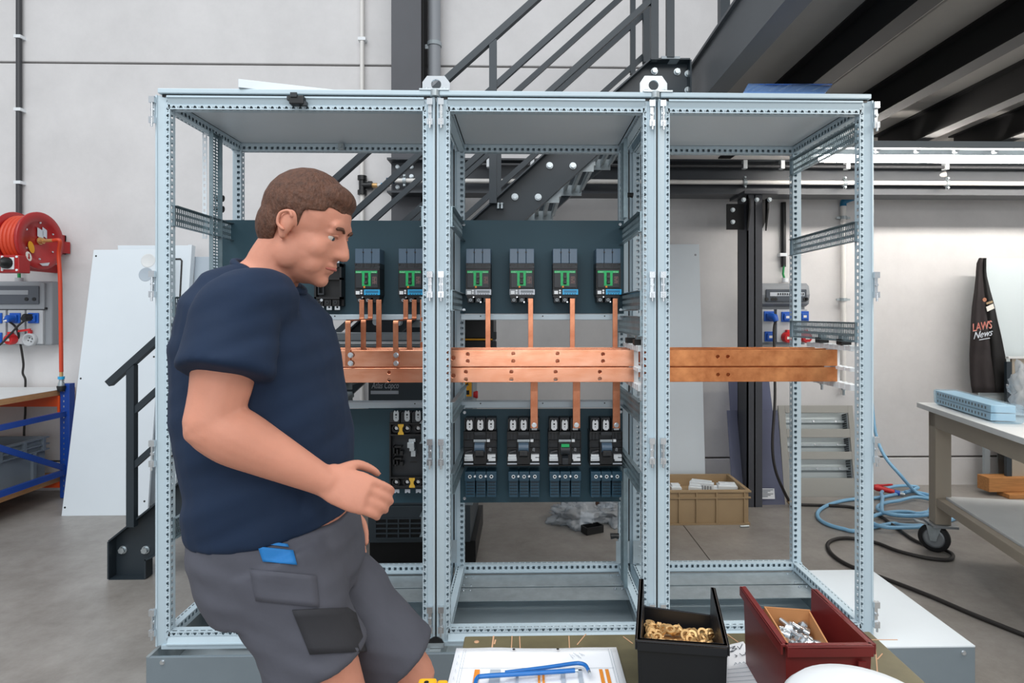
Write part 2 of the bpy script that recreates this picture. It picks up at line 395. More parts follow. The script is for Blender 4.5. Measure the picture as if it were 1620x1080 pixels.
for u, v in ((1159, 332), (1159, 351), (1176, 316), (1197, 316), (1217, 316)):
    obj('bolt', M().hexbolt(W(u, v, YC+(.06 if u < 1170 else -.05)), (0, -1, 0), .013, .02), 'galv', c2)
# ------------------------------------------------------------------ staircase
YS = 1.03
st = empty('staircase', (0, 1.4, 0), 'dark steel staircase with galvanised treads rising behind the open cabinets', 'stairs')
def S(u, v, Y=YS): return W(u, v, Y)
up = [S(172, 910), S(172, 857), S(240, 802.5), S(748, 347.6), S(872, 234.4), S(1030, 94), S(1092, 94), S(1092, 190), S(1014, 186), S(953.3, 233.3), S(826.7, 347.8), S(240, 880), S(228, 885), S(228, 908)]
up[0].z = 0.004; up[13].z = .004
def stringer(name, ys, yweb, yfl, parent):
    P = [Vector((p.x, ys, p.z)) for p in up]
    web = M().prism([Vector((p.x, yweb, p.z)) for p in P], (0, .008, 0))
    o = obj(name, web, 'stair_steel', parent)
    fl = M(); n = len(P); c = sum(P, Vector())/n
    for i in range(n):
        a, b = P[i], P[(i+1) % n]; d = (b-a).normalized(); nn = Vector((-d.z, 0, d.x))
        y0, y1 = min(yweb, yfl), max(yweb, yfl); t = .008
        q = [Vector((a.x, y0, a.z)), Vector((b.x, y0, b.z)), Vector((b.x, y0, b.z))+nn*t, Vector((a.x, y0, a.z))+nn*t]
        fl.prism(q, (0, y1-y0, 0))
    obj('flange', fl, 'stair_steel', o)
    return o
stringer('stringer', YS, YS+.06, YS, st)
YF = 1.78
stringer('stringer', YS, YF, YF+.06, st)
# treads
for n in range(-11, 3):
    u0, v0 = 869.6+55.1*n, 261.2-49.6*n
    a = S(u0, v0, YS+.05); b = S(u0+37, v0+.5, YS+.05); zc = (a.z+b.z)/2+.012; xa, xb = a.x-.03, b.x+.115
    t = M(); nb = 6
    for k in range(nb):
        x = xa+(xb-xa)*k/(nb-1); t.box(x-.011, x+.011, YS+.08, YF-.012, zc-.004, zc+.018); t.box(x-.013, x-.009, YS+.08, YF-.012, zc-.022, zc+.018)
    tr = obj('tread', t, 'galv_dull', st)
    for ya, yb in ((YS+.07, YS+.078), (YF-.012, YF-.004)): obj('end_plate', M().box(xa, xb, ya, yb, zc-.04, zc+.03), 'galv_dull', tr)
    for q in (a, b): obj('bolt', M().hexbolt((q.x, YS+.06, q.z), (0, -1, 0), .015, .018), 'galv', tr)
for u, v in ((195, 869), (231, 869)): obj('bolt', M().hexbolt(W(u, v, YS+.06), (0, -1, 0), .017, .02), 'galv', st)
for u, v in ((1035, 113), (1071, 114), (1088, 117), (1088, 143)): obj('bolt', M().hexbolt(W(u, v, YS+.06), (0, -1, 0), .015, .02), 'galv', st)
def rl(u, v, Y): return W(u, v, Y)
k = .9
hr = obj('handrail', M().bar(rl(173, 606.5, YS), rl(1100, 606.5-k*927, YS), .04, .034), 'stair_steel', st)
hr.data.materials[0] = MATS['stair_steel']
for off in (79, 165): obj('mid_rail', M().bar(rl(211, 606.5-k*38+off, YS), rl(1100, 606.5-k*927+off, YS), .026, .030), 'stair_steel', st)
def post(u, vtop, vbot, Y, wd=.04, parent=st): 
    a = W(u, vtop, Y); b = W(u, vbot, Y); return obj('baluster_post', M().box(a.x-wd/2, a.x+wd/2, Y-wd/2+.002, Y+wd/2-.002, b.z, a.z), 'stair_steel', parent)
post(209, 577, 832, YS); post(491, 320, 576, YS); post(780, 64, 322, YS); post(1035, -160, 96, YS)
obj('post_plate', M().box(W(1046, 94, YS).x, W(1075, 94, YS).x, YS-.01, YS+.06, WZ(1060, 94, YS), WZ(1060, 90, YS)), 'lip_grey', st)
post(1060, -200, 92, YS)
YR = YF+.07
for vv in (137, 196, 262): obj('mid_rail' if vv > 140 else 'handrail', M().bar(rl(826-460, vv+k*460, YR), rl(826+200, vv-k*200, YR), .026, .034), 'stair_steel', st)
for u, vt, vb in ((394, 526, 700), (789, 171, 345), (1001, -30, 118)): post(u, vt, vb, YR, .034)
post(1023, -40, 100, YF+.03, .05)
obj('newel_plate', M().box(W(1017, 0, 1.9).x, W(1028, 0, 1.9).x, 1.88, 1.89, WZ(1020, 130, 1.9), WZ(1020, -80, 1.9)), 'stair_steel', st)
m = M()
for v in (7, 83): m.hexbolt(W(1023, v, 1.88), (0, -1, 0), .014, .015)
obj('bolt', m, 'galv', st)
m = M()
for u in (788, 794): m.hexbolt(W(u, 318, YS+.02)+Vector((0, 0, -.01)), (0, 0, -1), .009, .03)
obj('post_bolt', m, 'galv', st)
post(1145, -120, 40, 2.15, .07)
# ------------------------------------------------------------------ three open enclosure frames
PITCH = .025
def fill_cell(w_, p_, holes):
    bm = bmesh.new()
    for L in [[(0, 0), (w_, 0), (w_, p_), (0, p_)]]+holes:
        bv = [bm.verts.new((x, y, 0)) for x, y in L]
        for i in range(len(bv)): bm.edges.new((bv[i], bv[(i+1) % len(bv)]))
    bm.verts.index_update(); bmesh.ops.triangle_fill(bm, use_beauty=True, edges=bm.edges[:])
    r = ([(v.co.x, v.co.y) for v in bm.verts], [tuple(v.index for v in f.verts) for f in bm.faces]); bm.free(); return r
def rc(x0, x1, y0, y1): return [(x0, y0), (x1, y0), (x1, y1), (x0, y1)]
def dot(x, y, r): return [(x+r*math.cos(a*math.pi/3), y+r*math.sin(a*math.pi/3)) for a in range(6)]
p = PITCH
CELLS = {'tri': fill_cell(.016, p, [[(.012, .0062), (.0095, .0062), (.0035, .0103), (.0035, .0147), (.0095, .0188), (.012, .0188)], dot(.009, .0024, .0021)]),
         'rect': fill_cell(.034, p, [rc(.008, .019, .006, .019)]),
         'sq': fill_cell(.034, p, [rc(.005, .018, .0065, .0185), dot(.0115, .0022, .0018)]),
         'slot': fill_cell(.034, p, [rc(.005, .010, .004, .021)])}
SEG = [((.000, .060), (.000, .028), None), ((0, .028), (0, .003), None), ((0, .003), (.003, 0), None), ((.003, 0), (.0075, 0), None), ((.0075, 0), (.0085, .005), None), ((.0085, .005), (.0285, .014), None), ((.0285, .014), (.030, .012), None),
       ((.030, .012), (.046, .012), 'tri'), ((.046, .012), (.046, .046), 'X'), ((.046, .046), (.012, .046), 'Y'), ((.012, .046), (.012, .030), 'tri'), ((.012, .030), (0, .028), None)]
SEG = SEG[1:]
def beam(L, fn, hx='rect', hy='sq', front='tri', m=None):
    m = m or M(); n = int(L/PITCH+1e-6); off = (L-n*PITCH)/2
    for (a0, b0), (a1, b1), h in SEG:
        h = {'X': hx, 'Y': hy, 'tri': front}.get(h, h)
        A, B = Vector((a0, b0)), Vector((a1, b1)); Lw = (B-A).length; d = (B-A)/Lw
        def P(s, t, A=A, d=d): q = A+d*s; return fn(q.x, q.y, t)
        if not h:
            m.add([P(0, 0), P(Lw, 0), P(Lw, L), P(0, L)], [(0, 1, 2, 3)]); continue
        vs, fs = CELLS[h]; cw = max(v[0] for v in vs); flip = h == 'sq' or (h == 'tri' and a0 == .012)
        if off > 1e-5:
            for t0, t1 in ((0, off), (L-off, L)): m.add([P(0, t0), P(Lw, t0), P(Lw, t1), P(0, t1)], [(0, 1, 2, 3)])
        for k in range(n):
            q = [P((Lw*x/cw) if not (h == 'tri' and a0 == .012) else Lw*(1-x/cw), off+k*PITCH+y) for x, y in vs]; m.add(q, fs)
    m.sheet = True
    return m
Z0 = .212; ZT = 2.176; YD = .60
def cabinet(x0, x1, label, name='open_cabinet'):
    cab = empty(name, ((x0+x1)/2, .3, .2), label, 'cabinet', 'open enclosure frames bolted side by side')
    x0 += .003; x1 -= .003; H = ZT-Z0
    # posts
    for (sx, X) in ((1, x0), (-1, x1)):
        for (sy, Y) in ((1, 0), (-1, YD)):
            obj('post', beam(H, lambda a, b, t: (X+sx*a, Y+sy*b, Z0+t)), 'ral_grey', cab)
    # rails along X and along Y, top and bottom
    for (sz, Z) in ((-1, ZT), (1, Z0)):
        for (sy, Y) in ((1, 0), (-1, YD)):
            obj('cross_rail', beam(x1-x0-.08, lambda a, b, t: (x0+.04+t, Y+sy*b, Z+sz*a), hx='slot'), 'ral_grey', cab)
        for (sx, X) in ((1, x0), (-1, x1)):
            obj('depth_rail', beam(YD-.08, lambda a, b, t: (X+sx*b, .04+t, Z+sz*a), hx='slot'), 'ral_grey', cab)
    for (sx, X) in ((1, x0), (-1, x1)):   # corner blocks
        for (sz, Z) in ((-1, ZT), (1, Z0)):
            obj('corner_block', M().box(min(X+sx*.002, X+sx*.044), max(X+sx*.002, X+sx*.044), .014, .044, min(Z+sz*.002, Z+sz*.044), max(Z+sz*.002, Z+sz*.044)), 'ral_grey', cab)
            obj('corner_block', M().box(min(X+sx*.002, X+sx*.044), max(X+sx*.002, X+sx*.044), YD-.044, YD-.014, min(Z+sz*.002, Z+sz*.044), max(Z+sz*.002, Z+sz*.044)), 'ral_grey', cab)
    m = M(); m.box(x0+.010, x1-.010, -.002, YD+.002, 2.182, 2.2)
    lid = obj('top_panel', m, 'ral_grey', cab, bevel=.003)
    obj('panel_gasket', M().box(x0+.02, x1-.02, .01, YD-.01, ZT-.004, 2.182), 'black_plastic', cab)
    obj('top_sheet', M().box(x0+.05, x1-.05, .05, YD-.05, ZT-.012, ZT-.004), 'panel_white', cab)  # lid underside, whiter colour stands in for bounced light
    # foot strip below the frame
    m = M(); m.box(x0+.02, x1-.02, .004, .05, .2, Z0+.002); obj('foot_strip', m, 'ral_grey', cab)
    # hinge brackets and catches on the front posts
    for (sx, X, knuckle) in ((1, x0, True), (-1, x1, False)):
        for v in (178, 450, 714, 978):
            z = WZ(690, v, 0); side = (X < .1 or X > 2.55)
            m = M(); cx_ = X+sx*(.017 if not side else -.004)
            m.box(cx_-.006, cx_+.006, -.006, .012, z-.042, z+.042)
            for s in (-1, 1): m.box(cx_-.010, cx_+.010, -.014, -.002, z+s*.036-.011, z+s*.036+.011)
            m.hexbolt((cx_, -.006, z), (0, -1, 0), .006, .006); m.cyl((cx_, -.012, z-.06), (cx_, -.012, z-.03), .004, 8)
            if knuckle: m.cyl((cx_, -.010, z-.03), (cx_, -.010, z+.03), .0035, 8)
            obj('hinge_bracket', m, 'zinc', cab)
    return cab
XL = [0, 1.0, 1.8, 2.6]
cabs = [cabinet(0, 1.0, 'widest pale grey open cabinet frame with the walking man in front'), cabinet(1.0, 1.8, 'middle pale grey open cabinet frame holding four green breakers'),
        cabinet(1.8, 2.6, 'pale grey open cabinet frame with only copper bars inside')]
for xx in (1.0, 1.8):
    k = 0 if xx < 1.5 else 1
    for ya, yb in ((.004, .022), (.572, .586)): obj('sealing_strip', M().box(xx-.0028, xx+.0028, ya, yb, Z0+.03, ZT-.03), 'black_plastic', cabs[k])
    m = M().prism([(xx-.03, -.006, .2), (xx+.03, -.006, .2), (xx+.03, -.006, .214), (xx+.022, -.006, .228), (xx+.008, -.006, .236), (xx-.008, -.006, .236), (xx-.022, -.006, .228), (xx-.03, -.006, .214)], (0, .006, 0))
    obj('joint_foot', m, 'black_plastic', cabs[k]); obj('joint_plate', M().box(xx-.03, xx+.03, -.010, -.004, .2, .216), 'galv_dull', cabs[k])
# punched rails
def row(y, h, n, w_, off): return [rc(y, y+h, off+i*p/n-w_/2, off+i*p/n+w_/2) for i in range(n)]
RCELL = fill_cell(.073, p, row(.006, .013, 2, .0072, .00625)+row(.030, .0145, 2, .0066, .00625)+row(.053, .014, 2, .0072, .00625)+[dot(.0245, .0065+i*.0125, .0019) for i in range(2)]+[dot(.049, .0065+i*.0125, .0019) for i in range(2)])
def punched(name, par, origin, du, dv, dw, L, flange=.016):
    """strip running along dv, width along du (.073), flanges along dw"""
    m = M(); O, du, dv, dw = map(Vector, (origin, du, dv, dw)); n = int(L/p); off = (L-n*p)/2
    for q0, q1 in ((0, off), (L-off, L)): m.add([O+dv*q0, O+du*.073+dv*q0, O+du*.073+dv*q1, O+dv*q1], [(0, 1, 2, 3)])
    for k in range(n): m.add([O+du*x+dv*(off+k*p+y) for x, y in RCELL[0]], RCELL[1])
    for e in (0, .073): m.add([O+du*e, O+du*e+dv*L, O+du*e+dv*L+dw*flange, O+du*e+dw*flange], [(0, 1, 2, 3)])
    for q in (0, L): m.add([O+dv*q, O+du*.073+dv*q, O+du*.073+dv*q+dw*.009, O+dv*q+dw*.009], [(0, 1, 2, 3)])
    m.sheet = True
    o = obj(name, m, 'rail_steel', par); s = o.modifiers.new('thick', 'SOLIDIFY'); s.thickness = .0016; s.offset = 0; return o
LH = [1.715, 1.385, 1.295, .925, .585]
RH = [2.03, 1.665, 1.292]
for (ci, X, sx, hs) in ((0, .0475, 1, LH), (0, .9525, -1, LH), (1, 1.0475, 1, [1.715, 1.41, 1.0, .74]), (1, 1.7525, -1, [1.70, 1.41, 1.315, 1.0, .74]), (2, 2.5525, -1, RH)):
    for h in hs: punched('punched_rail', cabs[ci], (X, .03, h), EZ, EY, EX*sx, .54)
for h in (2.03,): pass
punched('upright_rail', cabs[0], (.05, .28, Z0+.05), EY, EZ, EX, 1.87)
punched('upright_rail', cabs[1], (1.75, .33, 1.80), EY, EZ, -EX, .33)
punched('upright_rail', cabs[1], (1.75, .33, Z0+.04), EY, EZ, -EX, .50)
m = M(); FC = fill_cell(.018, p, [rc(.005, .013, .007, .019)]); fx0 = WX(320, .28)
for k in range(17): m.add([(fx0+x, .281, 1.70+k*p+y) for x, y in FC[0]], FC[1])
m.sheet = True; bf_ = obj('back_flange', m, 'panel_white', cabs[0]); s_ = bf_.modifiers.new('thick', 'SOLIDIFY'); s_.thickness = .0015  # lit flange of the steel rail, its brightness put in as white colour
for v in (314, 331):
    q = W(341, v, .40); obj('rubber_plug', M().tube([q, q+Vector((.018, 0, .002)), q+Vector((.032, 0, 0))], [.014, .011, .014], 12), 'black_plastic', cabs[0])
for q in (W(966, 848, .33), W(989, 309, .42)): obj('rubber_plug', M().tube([q, q+Vector((.02, 0, .002)), q+Vector((.034, 0, 0))], [.012, .01, .012], 12), 'black_plastic', cabs[1])
for (u, v, Y, c) in ((712, 872, .50, 1), (985, 873, .53, 1), (1012, 873, .53, 1)):
    q = W(u, v, Y); m = M().box(q.x-.03, q.x+.03, Y-.002, Y+.002, q.z-.05, q.z+.05); m.hexbolt(q+Vector((0, -.002, .02)), (0, -1, 0), .008, .006); m.hexbolt(q+Vector((0, -.002, -.02)), (0, -1, 0), .008, .006)
    obj('joint_bracket', m, 'galv', cabs[c])
for u, v, Y in ((537, 218, .54), (541, 233, .54)):
    q = W(u, v, Y); m = M().box(q.x-.012, q.x+.012, Y-.02, Y, q.z-.012, q.z+.012); m.hexbolt(q+Vector((0, -.02, 0)), (0, -1, 0), .007, .006); obj('clip_nut', m, 'galv_dull', cabs[0])
# black catch clipped on the first top rail
q0, q1 = W(457, 168, -.004), W(484, 151, -.004)
kk = empty('rail_catch', ((q0.x+q1.x)/2, 0, q0.z), 'small black plastic catch clipped to the top rail above the man', 'catch')
m = M(); m.box(q0.x+.006, q1.x-.004, -.02, .012, q0.z+.004, q1.z-.004)
obj('body', m, 'black_plastic', kk, bevel=.003)
for bx_ in ((q0.x-.003, q0.x+.006, -.016, .0, q1.z-.02, q1.z-.005), (q1.x-.006, q1.x+.006, -.016, .0, q0.z, q0.z+.014), (q0.x+.012, q0.x+.035, -.024, -.018, q1.z-.012, q1.z+.004)): obj('clip', M().box(*bx_), 'dark_plastic', kk)
# mounting plates, screws and pale cross profiles
YP = .46
def plate(cab, u0, v0, u1, v1, screws, x0=None):
    a, b = W(u0, v1, YP), W(u1, v0, YP)
    o = obj('mounting_plate', M().box(a.x if x0 is None else x0, b.x, YP, YP+.003, a.z, b.z), 'plate_slate', cab)
    for u, v in screws:
        q = W(u, v, YP); m = M().ring(q, (0, -1, 0), .0035, .0068, .003, 14); m.cyl(q, q+Vector((0, -.001, 0)), .004, 6); obj('screw', m, 'zinc', o)
    return o
plate(cabs[1], 728, 349, 987, 496, [(734, 355), (981, 355), (734, 490), (982, 490)])
plate(cabs[1], 728, 646, 985, 795, [(735, 652), (982, 651), (735, 788), (982, 788)])
plate(cabs[0], 351, 349, 680, 499, [(358, 355)])
plate(cabs[0], 355, 646, 680, 797, [])
for cab, xa, xb in ((cabs[0], .05, .955), (cabs[1], 1.045, 1.755)):
    for v0, v1 in ((497, 506), (635, 645)):
        z0, z1 = WZ(800, v1, YP-.02), WZ(800, v0, YP-.02)
        r_ = obj('cross_profile', M().box(xa, xb, YP-.02, YP+.03, z0, z1), 'ral_grey', cab, bevel=.003)
        m = M()
        for k in range(3): q = xa+(xb-xa)*(.12+.38*k); m.cyl((q, YP-.021, z1-.008), (q, YP-.0195, z1-.008), .003, 8)
        obj('profile_hole', m, 'black_plastic', r_)
# sheets in the cabinet floors
for cab, xa, xb in ((cabs[0], .03, .97), (cabs[1], 1.03, 1.77), (cabs[2], 1.83, 2.57)):
    obj('gland_plate', M().box(xa+.01, xb-.01, .43, .545, .216, .2185), 'galv_dull', cab)
    obj('gland_plate', M().box(xa+.01, xb-.01, .31, .425, .212, .2145), 'galv_dull', cab)
    m = M()
    for x in (xa+.03, xa+.06, xb-.06, xb-.03):
        for y in (.40, .44, .52): m.hexbolt((x, y, .216), (0, 0, 1), .005, .006)
    obj('plate_screw', m, 'zinc', cab)
# the low base under the frames
pf = -.042; px0, px1 = FL(235, 1035, .2).x, FL(1537, 1018, .2).x
base = empty('cabinet_base', (1.3, .28, 0), 'low grey sheet metal base on the floor under the three cabinet frames', 'plinth')
obj('front_panel', M().box(px0, px1, pf, pf+.012, .0, .198), 'plinth_grey', base, bevel=.002)
obj('rear_panel', M().box(px0, px1, .588, .6, .0, .198), 'galv_dull', base)
for x in (px0, px1-.012): obj('end_panel', M().box(x, x+.012, pf+.012, .588, 0, .198), 'galv_dull', base)
for x in (1.0, 1.8, 2.6): obj('divider', M().box(x-.02, x+.02, pf+.012, .588, .10, .198), 'galv_dull', base)
obj('base_sheet', M().box(px0+.012, px1-.012, pf+.012, .588, .09, .10), 'pan_sheet', base)
obj('cover_sheet', M().box(2.605, px1, pf, .6, .198, .2025), 'panel_white', base)
obj('cover_edge', M().box(px0, .01, pf, .6, .198, .2), 'galv_dull', base)
for q in (W(1524, 1032, pf), W(257, 1047, pf)): obj('rivet', M().hexbolt(q, (0, -1, 0), .007, .006), 'zinc', base)
# lifting eyes on the seams
for u, lab in ((690, 'galvanised lifting eye bolted over the seam between first and middle frames'), (1034, 'galvanised lifting eye bolted beside the mezzanine stair head, above the copper-only frame')):
    y = .03; x = WX(u, y); zb = 2.2
    le = empty('lifting_eye', (x, y, zb), lab, 'lifting eye', 'lifting eyes on the cabinet tops')
    h = WZ(u, 120, y)-zb; wv = .05
    prof = [(x-wv, y, zb+.003), (x+wv, y, zb+.003), (x+wv, y, zb+h*.62), (x+wv*.62, y, zb+h), (x-wv*.66, y, zb+h), (x-wv, y, zb+h*.64)]
    obj('eye_plate', M().prism(prof, (0, .008, 0), [circ((x, y, zb+h*.52), EX, EZ, .0185, 20)]), 'zinc' if u < 800 else 'galv', le)
    obj('foot_flange', M().box(x-wv-.006+.012*(u > 800), x+wv+.012*(u > 800), y-.035, y+.008, zb, zb+.006), 'galv', le)
    obj('stud', M().cyl((x, y-.03, zb-.022), (x, y-.03, zb), .016, 12), 'galv_dull', le)
    m = M()
    for s in (-1, 1): m.hexbolt((x+s*.032, y-.02, zb+.006), (0, 0, 1), .007, .006)
    obj('eye_bolt', m, 'galv', le)
# white profile and blue film lying on top
a, b = W(377, 141, .10), W(470, 144, .10)
m = M(); zt = 2.2
pa, pbb = Vector((WX(377, -.012), -.012, zt+.001)), Vector((WX(640, .16), .16, zt+.001)); d = (pbb-pa).normalized(); n_ = Vector((-d.y, d.x, 0))
m = M(); m.prism([pa, pa+n_*.05, pa+n_*.05+Vector((0, 0, .004)), pa+n_*.004+Vector((0, 0, .004)), pa+n_*.004+Vector((0, 0, .030)), pa+Vector((0, 0, .030))], pbb-pa)
obj('angle_profile', m, 'panel_white', None, 'white metal angle lying on top of the widest cabinet frame', 'profile', bevel=.001)
bs = empty('film_sheet', (2.2, .25, 2.2), 'translucent blue film sheet curling on top of the copper-only frame', 'sheet')
q = [W(1174, 147, .02), W(1303, 147, .02), W(1316, 134, .34), W(1184, 134, .34)]
m = M(); nx = 16
for i in range(nx+1):
    for j in range(5):
        t, s = i/nx, j/4
        p_ = (q[0]*(1-t)+q[1]*t)*(1-s)+(q[3]*(1-t)+q[2]*t)*s
        p_.z = 2.2022+s*(q[2].z-2.203)+.004*math.sin(t*9+s*2)*s; m.v.append(p_)
m.f = [[i*5+j, (i+1)*5+j, (i+1)*5+j+1, i*5+j+1] for i in range(nx) for j in range(4)]; m.sm = [True]*len(m.f); m.mi = [0]*len(m.f)
fo = obj('film', m, 'film_blue', bs); s_ = fo.modifiers.new('thick', 'SOLIDIFY'); s_.thickness = .001
obj('film_rim', M().tube([q[3]+Vector((0, 0, .001)), q[2]+Vector((0, 0, .001))], .003, 6), 'film_edge', bs)
m = M()
for t0 in (.04, .12, .33, .45, .66, .86):
    m.tube(bez([(q[0].lerp(q[1], t0)).lerp(q[3].lerp(q[2], t0), .1+.0)+Vector((0, 0, .006)), (q[0].lerp(q[1], t0+.05)).lerp(q[3].lerp(q[2], t0+.05), .5)+Vector((0, 0, .007)), (q[0].lerp(q[1], t0+.09)).lerp(q[3].lerp(q[2], t0+.09), .95)+Vector((0, 0, .004))], 4), .0016, 5)
obj('crease', m, 'bag_blue', bs)
# ------------------------------------------------------------------ breakers
def small_breaker(u0, v0, label, blue=True):
    """u0,v0 = pixel of the upper left corner of the terminal shield, seen at the breaker's face"""
    yf = YP-.088; o = W(u0, v0, yf); Wd = .105; x0, z1 = o.x, o.z
    r = empty('circuit_breaker', (x0+Wd/2, YP, z1-.227), label, 'breaker', 'green faced circuit breakers on the upper plates')
    B = lambda a0, a1, b0, b1, y0, y1: M().box(x0+a0, x0+a1, y0, y1, z1-b1, z1-b0)
    # long terminal shield: three ribs with grooves
    for k in range(3):
        sh = obj('terminal_shield', B(k*.035+.0008, (k+1)*.035-.0008, 0, .062, yf+.004, YP), 'shield_plastic', r, bevel=.0015)
    m = M()
    for x in (.035, .070): m.cyl((x0+x, yf+.0015, z1-.015), (x0+x, yf+.006, z1-.015), .0036, 10)
    obj('shield_screw', m, 'black_plastic', r)
    sk = obj('shield_skirt', B(0, .105, .062, .084, yf+.002, YP), 'dark_plastic', r, bevel=.001)
    m = M()
    for x in (.018, .053, .088): m.ring((x0+x, yf+.003, z1-.069), (0, -1, 0), .004, .0065, .002, 12)
    for x in (.004, .101): m.cyl((x0+x, yf+.004, z1-.066), (x0+x, yf-.003, z1-.066), .0042, 10)
    for x in (.035, .066, .078): m.box(x0+x-.004, x0+x+.004, yf, yf+.003, z1-.078, z1-.064)
    obj('skirt_cap', m, 'black_plastic', sk)
    obj('body', B(0, .105, .084, .172, yf, YP), 'black_plastic', r, bevel=.002)
    obj('front_cover', B(.006, .099, .090, .166, yf-.006, yf), 'dark_plastic', r, bevel=.0015)
    g = M().prism([(x0+a, yf-.0075, z1-b) for a, b in ((.006, .0945), (.0955, .0945), (.0955, .104), (.069, .104), (.069, .158), (.033, .158), (.033, .104), (.006, .104))], (0, .002, 0),
                  [[(x0+a, yf-.0075, z1-b) for a, b in ((.0435, .1025), (.0585, .1025), (.0585, .152), (.0435, .152))]])
    gf = obj('green_frame', g, 'green', r)
    obj('toggle_well', B(.0435, .0585, .1025, .152, yf-.0066, yf-.006), 'black_plastic', r)
    tg = M(); tg.box(x0+.0445, x0+.0575, yf-.014, yf-.006, z1-.126, z1-.115); tg.prism([(x0+.045, yf-.007, z1-.137), (x0+.045, yf-.022, z1-.140), (x0+.045, yf-.022, z1-.148), (x0+.045, yf-.007, z1-.152)], (.012, 0, 0))
    obj('toggle', tg, 'pipe_dark', r, bevel=.001)
    obj('trip_button', B(.039, .0465, .1585, .166, yf-.009, yf-.005), 'orange', r)
    text('maker_text', 'Schneider', .0052, (x0+.0725, yf-.0078, z1-.1015), EX, EZ, 'light_plastic', gf)
    text('maker_text', 'ComPacT', .0052, (x0+.0085, yf-.0078, z1-.1015), EX, EZ, 'light_plastic', gf)
    m = M()
    for i in range(5): m.box(x0+.076+.004*(i % 2), x0+.093-.003*(i % 3), yf-.0066, yf-.006, z1-.122-.006*i, z1-.1195-.006*i)
    for x in (.076, .084, .092): m.box(x0+x, x0+x+.0012, yf-.0066, yf-.006, z1-.150, z1-.119)
    obj('rating_print', m, 'print_dim', r)
    # trip unit
    t = obj('trip_unit', B(0, .1055, .172, .196, yf-.003, YP), 'grey_plastic' if not blue else 'dark_plastic', r, bevel=.001)
    obj('trip_cover', B(.041, .107, .1725, .1955, yf-.007, yf-.003), 'cyan' if blue else 'trip_grey', t, bevel=.001)
    obj('display', B(.047, .101, .177, .187, yf-.0076, yf-.007), 'cyan_dark' if blue else 'display', t)
    m = M()
    for i in range(5): m.box(x0+.049+.0105*i, x0+.055+.0105*i, yf-.0078, yf-.007, z1-.1935, z1-.191)
    obj('buttons', m, 'dark_plastic', t)
    obj('selector_label', B(.006, .022, .179, .193, yf-.0045, yf-.003), 'light_plastic', t)
    m = M()
    for b in (.178, .188): m.cyl((x0+.030, yf-.007, z1-b), (x0+.030, yf-.003, z1-b), .0042, 10)
    obj('dial', m, 'light_plastic', t)
    obj('lower_cover', B(.003, .102, .196, .207, yf+.008, YP), 'black_plastic', r)
    for k in range(3):
        tb = obj('terminal_block', B(.006+k*.034, .031+k*.034, .207, .227, yf+.012, YP), 'dark_plastic', r, bevel=.001)
        q = Vector((x0+.0185+k*.034, yf+.012, z1-.217)); obj('terminal_lug', M().ring(q, (0, -1, 0), .003, .0065, .003, 12), 'lip_grey' if k < 2 else 'black_plastic', tb)
    m = M(); m.cyl((x0+.062, yf+.012, z1-.226), (x0+.062, yf+.006, z1-.226), .0032, 8); m.cyl((x0+.032, yf+.012, z1-.205), (x0+.032, yf+.003, z1-.205), .003, 8)
    obj('small_screw', m, 'zinc', r)
    return r
ord_ = ['first', 'second', 'third', 'fourth']
for i, u in enumerate((737, 806, 874.5, 943)):
    small_breaker(u, 393, ('green faced black breaker with %s strip, %s on the middle frame plate' % (('pale grey', 'leftmost') if i == 0 else ('pale grey', 'second from left') if i == 1 else ('bright blue', 'third from left') if i == 2 else ('bright blue', 'rightmost'))), blue=i > 1)
small_breaker(561, 393, 'black breaker with green T face and blue strip, beside the empty breaker base')
small_breaker(630, 393, 'green faced black breaker half hidden by the post between first two frames')
def empty_base():
    yf = YP-.06; a, b = W(497, 490, yf), W(540, 405, yf); x0, x1, z0, z1 = a.x, b.x, a.z, b.z; H = z1-z0; Wd = x1-x0
    r = empty('breaker_base', ((x0+x1)/2, YP, z0), 'empty black plug-in breaker base in front of the man\'s face, without green cover', 'breaker base')
    X = lambda t: x0+t*Wd
    Z = lambda t: z1-t*H
    m = M(); m.box(X(0), X(1), yf+.035, YP, Z(.93), Z(.12)); 
    obj('back', m, 'black_plastic', r, bevel=.002)
    m = M()
    for t0, t1 in ((0, .07), (.93, 1)): m.box(X(t0), X(t1), yf, yf+.035, Z(.80), Z(.14))
    for b0, b1 in ((.14, .20), (.40, .44), (.76, .80)): m.box(X(0), X(1), yf, yf+.035, Z(b1), Z(b0))
    obj('frame', m, 'black_plastic', r)
    m = M().prism([(X(.14), yf-.002, Z(.72)), (X(.36), yf-.002, Z(.72)), (X(.36), yf-.002, Z(.46)), (X(.14), yf-.002, Z(.46))], (0, .02, 0), [rect(X(.18), X(.32), Z(.69), Z(.49), yf-.002)])
    obj('plug_socket', m, 'dark_plastic', r)
    for k in range(3):
        xc = X(.18+.3*k)
        obj('upper_lug', M().prism(rect(xc-.010, xc+.010, Z(.12), Z(.0), yf+.02), (0, .003, 0), [circ((xc, yf+.02, Z(.05)), EX, EZ, .0045, 10)]), 'zinc', r)
        obj('lower_lug', M().prism(rect(xc-.009, xc+.013, Z(1.0), Z(.90), yf+.02), (0, .003, 0), [circ((xc+.002, yf+.02, Z(.95)), EX, EZ, .0045, 10)]), 'zinc', r)
        obj('terminal_block', M().box(xc-.015, xc+.015, yf+.005, YP, Z(.93), Z(.81)), 'black_plastic', r, bevel=.001)
        obj('terminal_screw', M().ring((xc, yf+.004, Z(.86)), (0, -1, 0), .004, .008, .004, 12), 'dark_plastic', r)
    m = M()
    for t, b in ((.55, .17), (.28, .82)): m.cyl((X(t), yf-.004, Z(b)), (X(t), yf+.01, Z(b)), .006, 12)
    obj('fixing_screw', m, 'zinc', r)
empty_base()
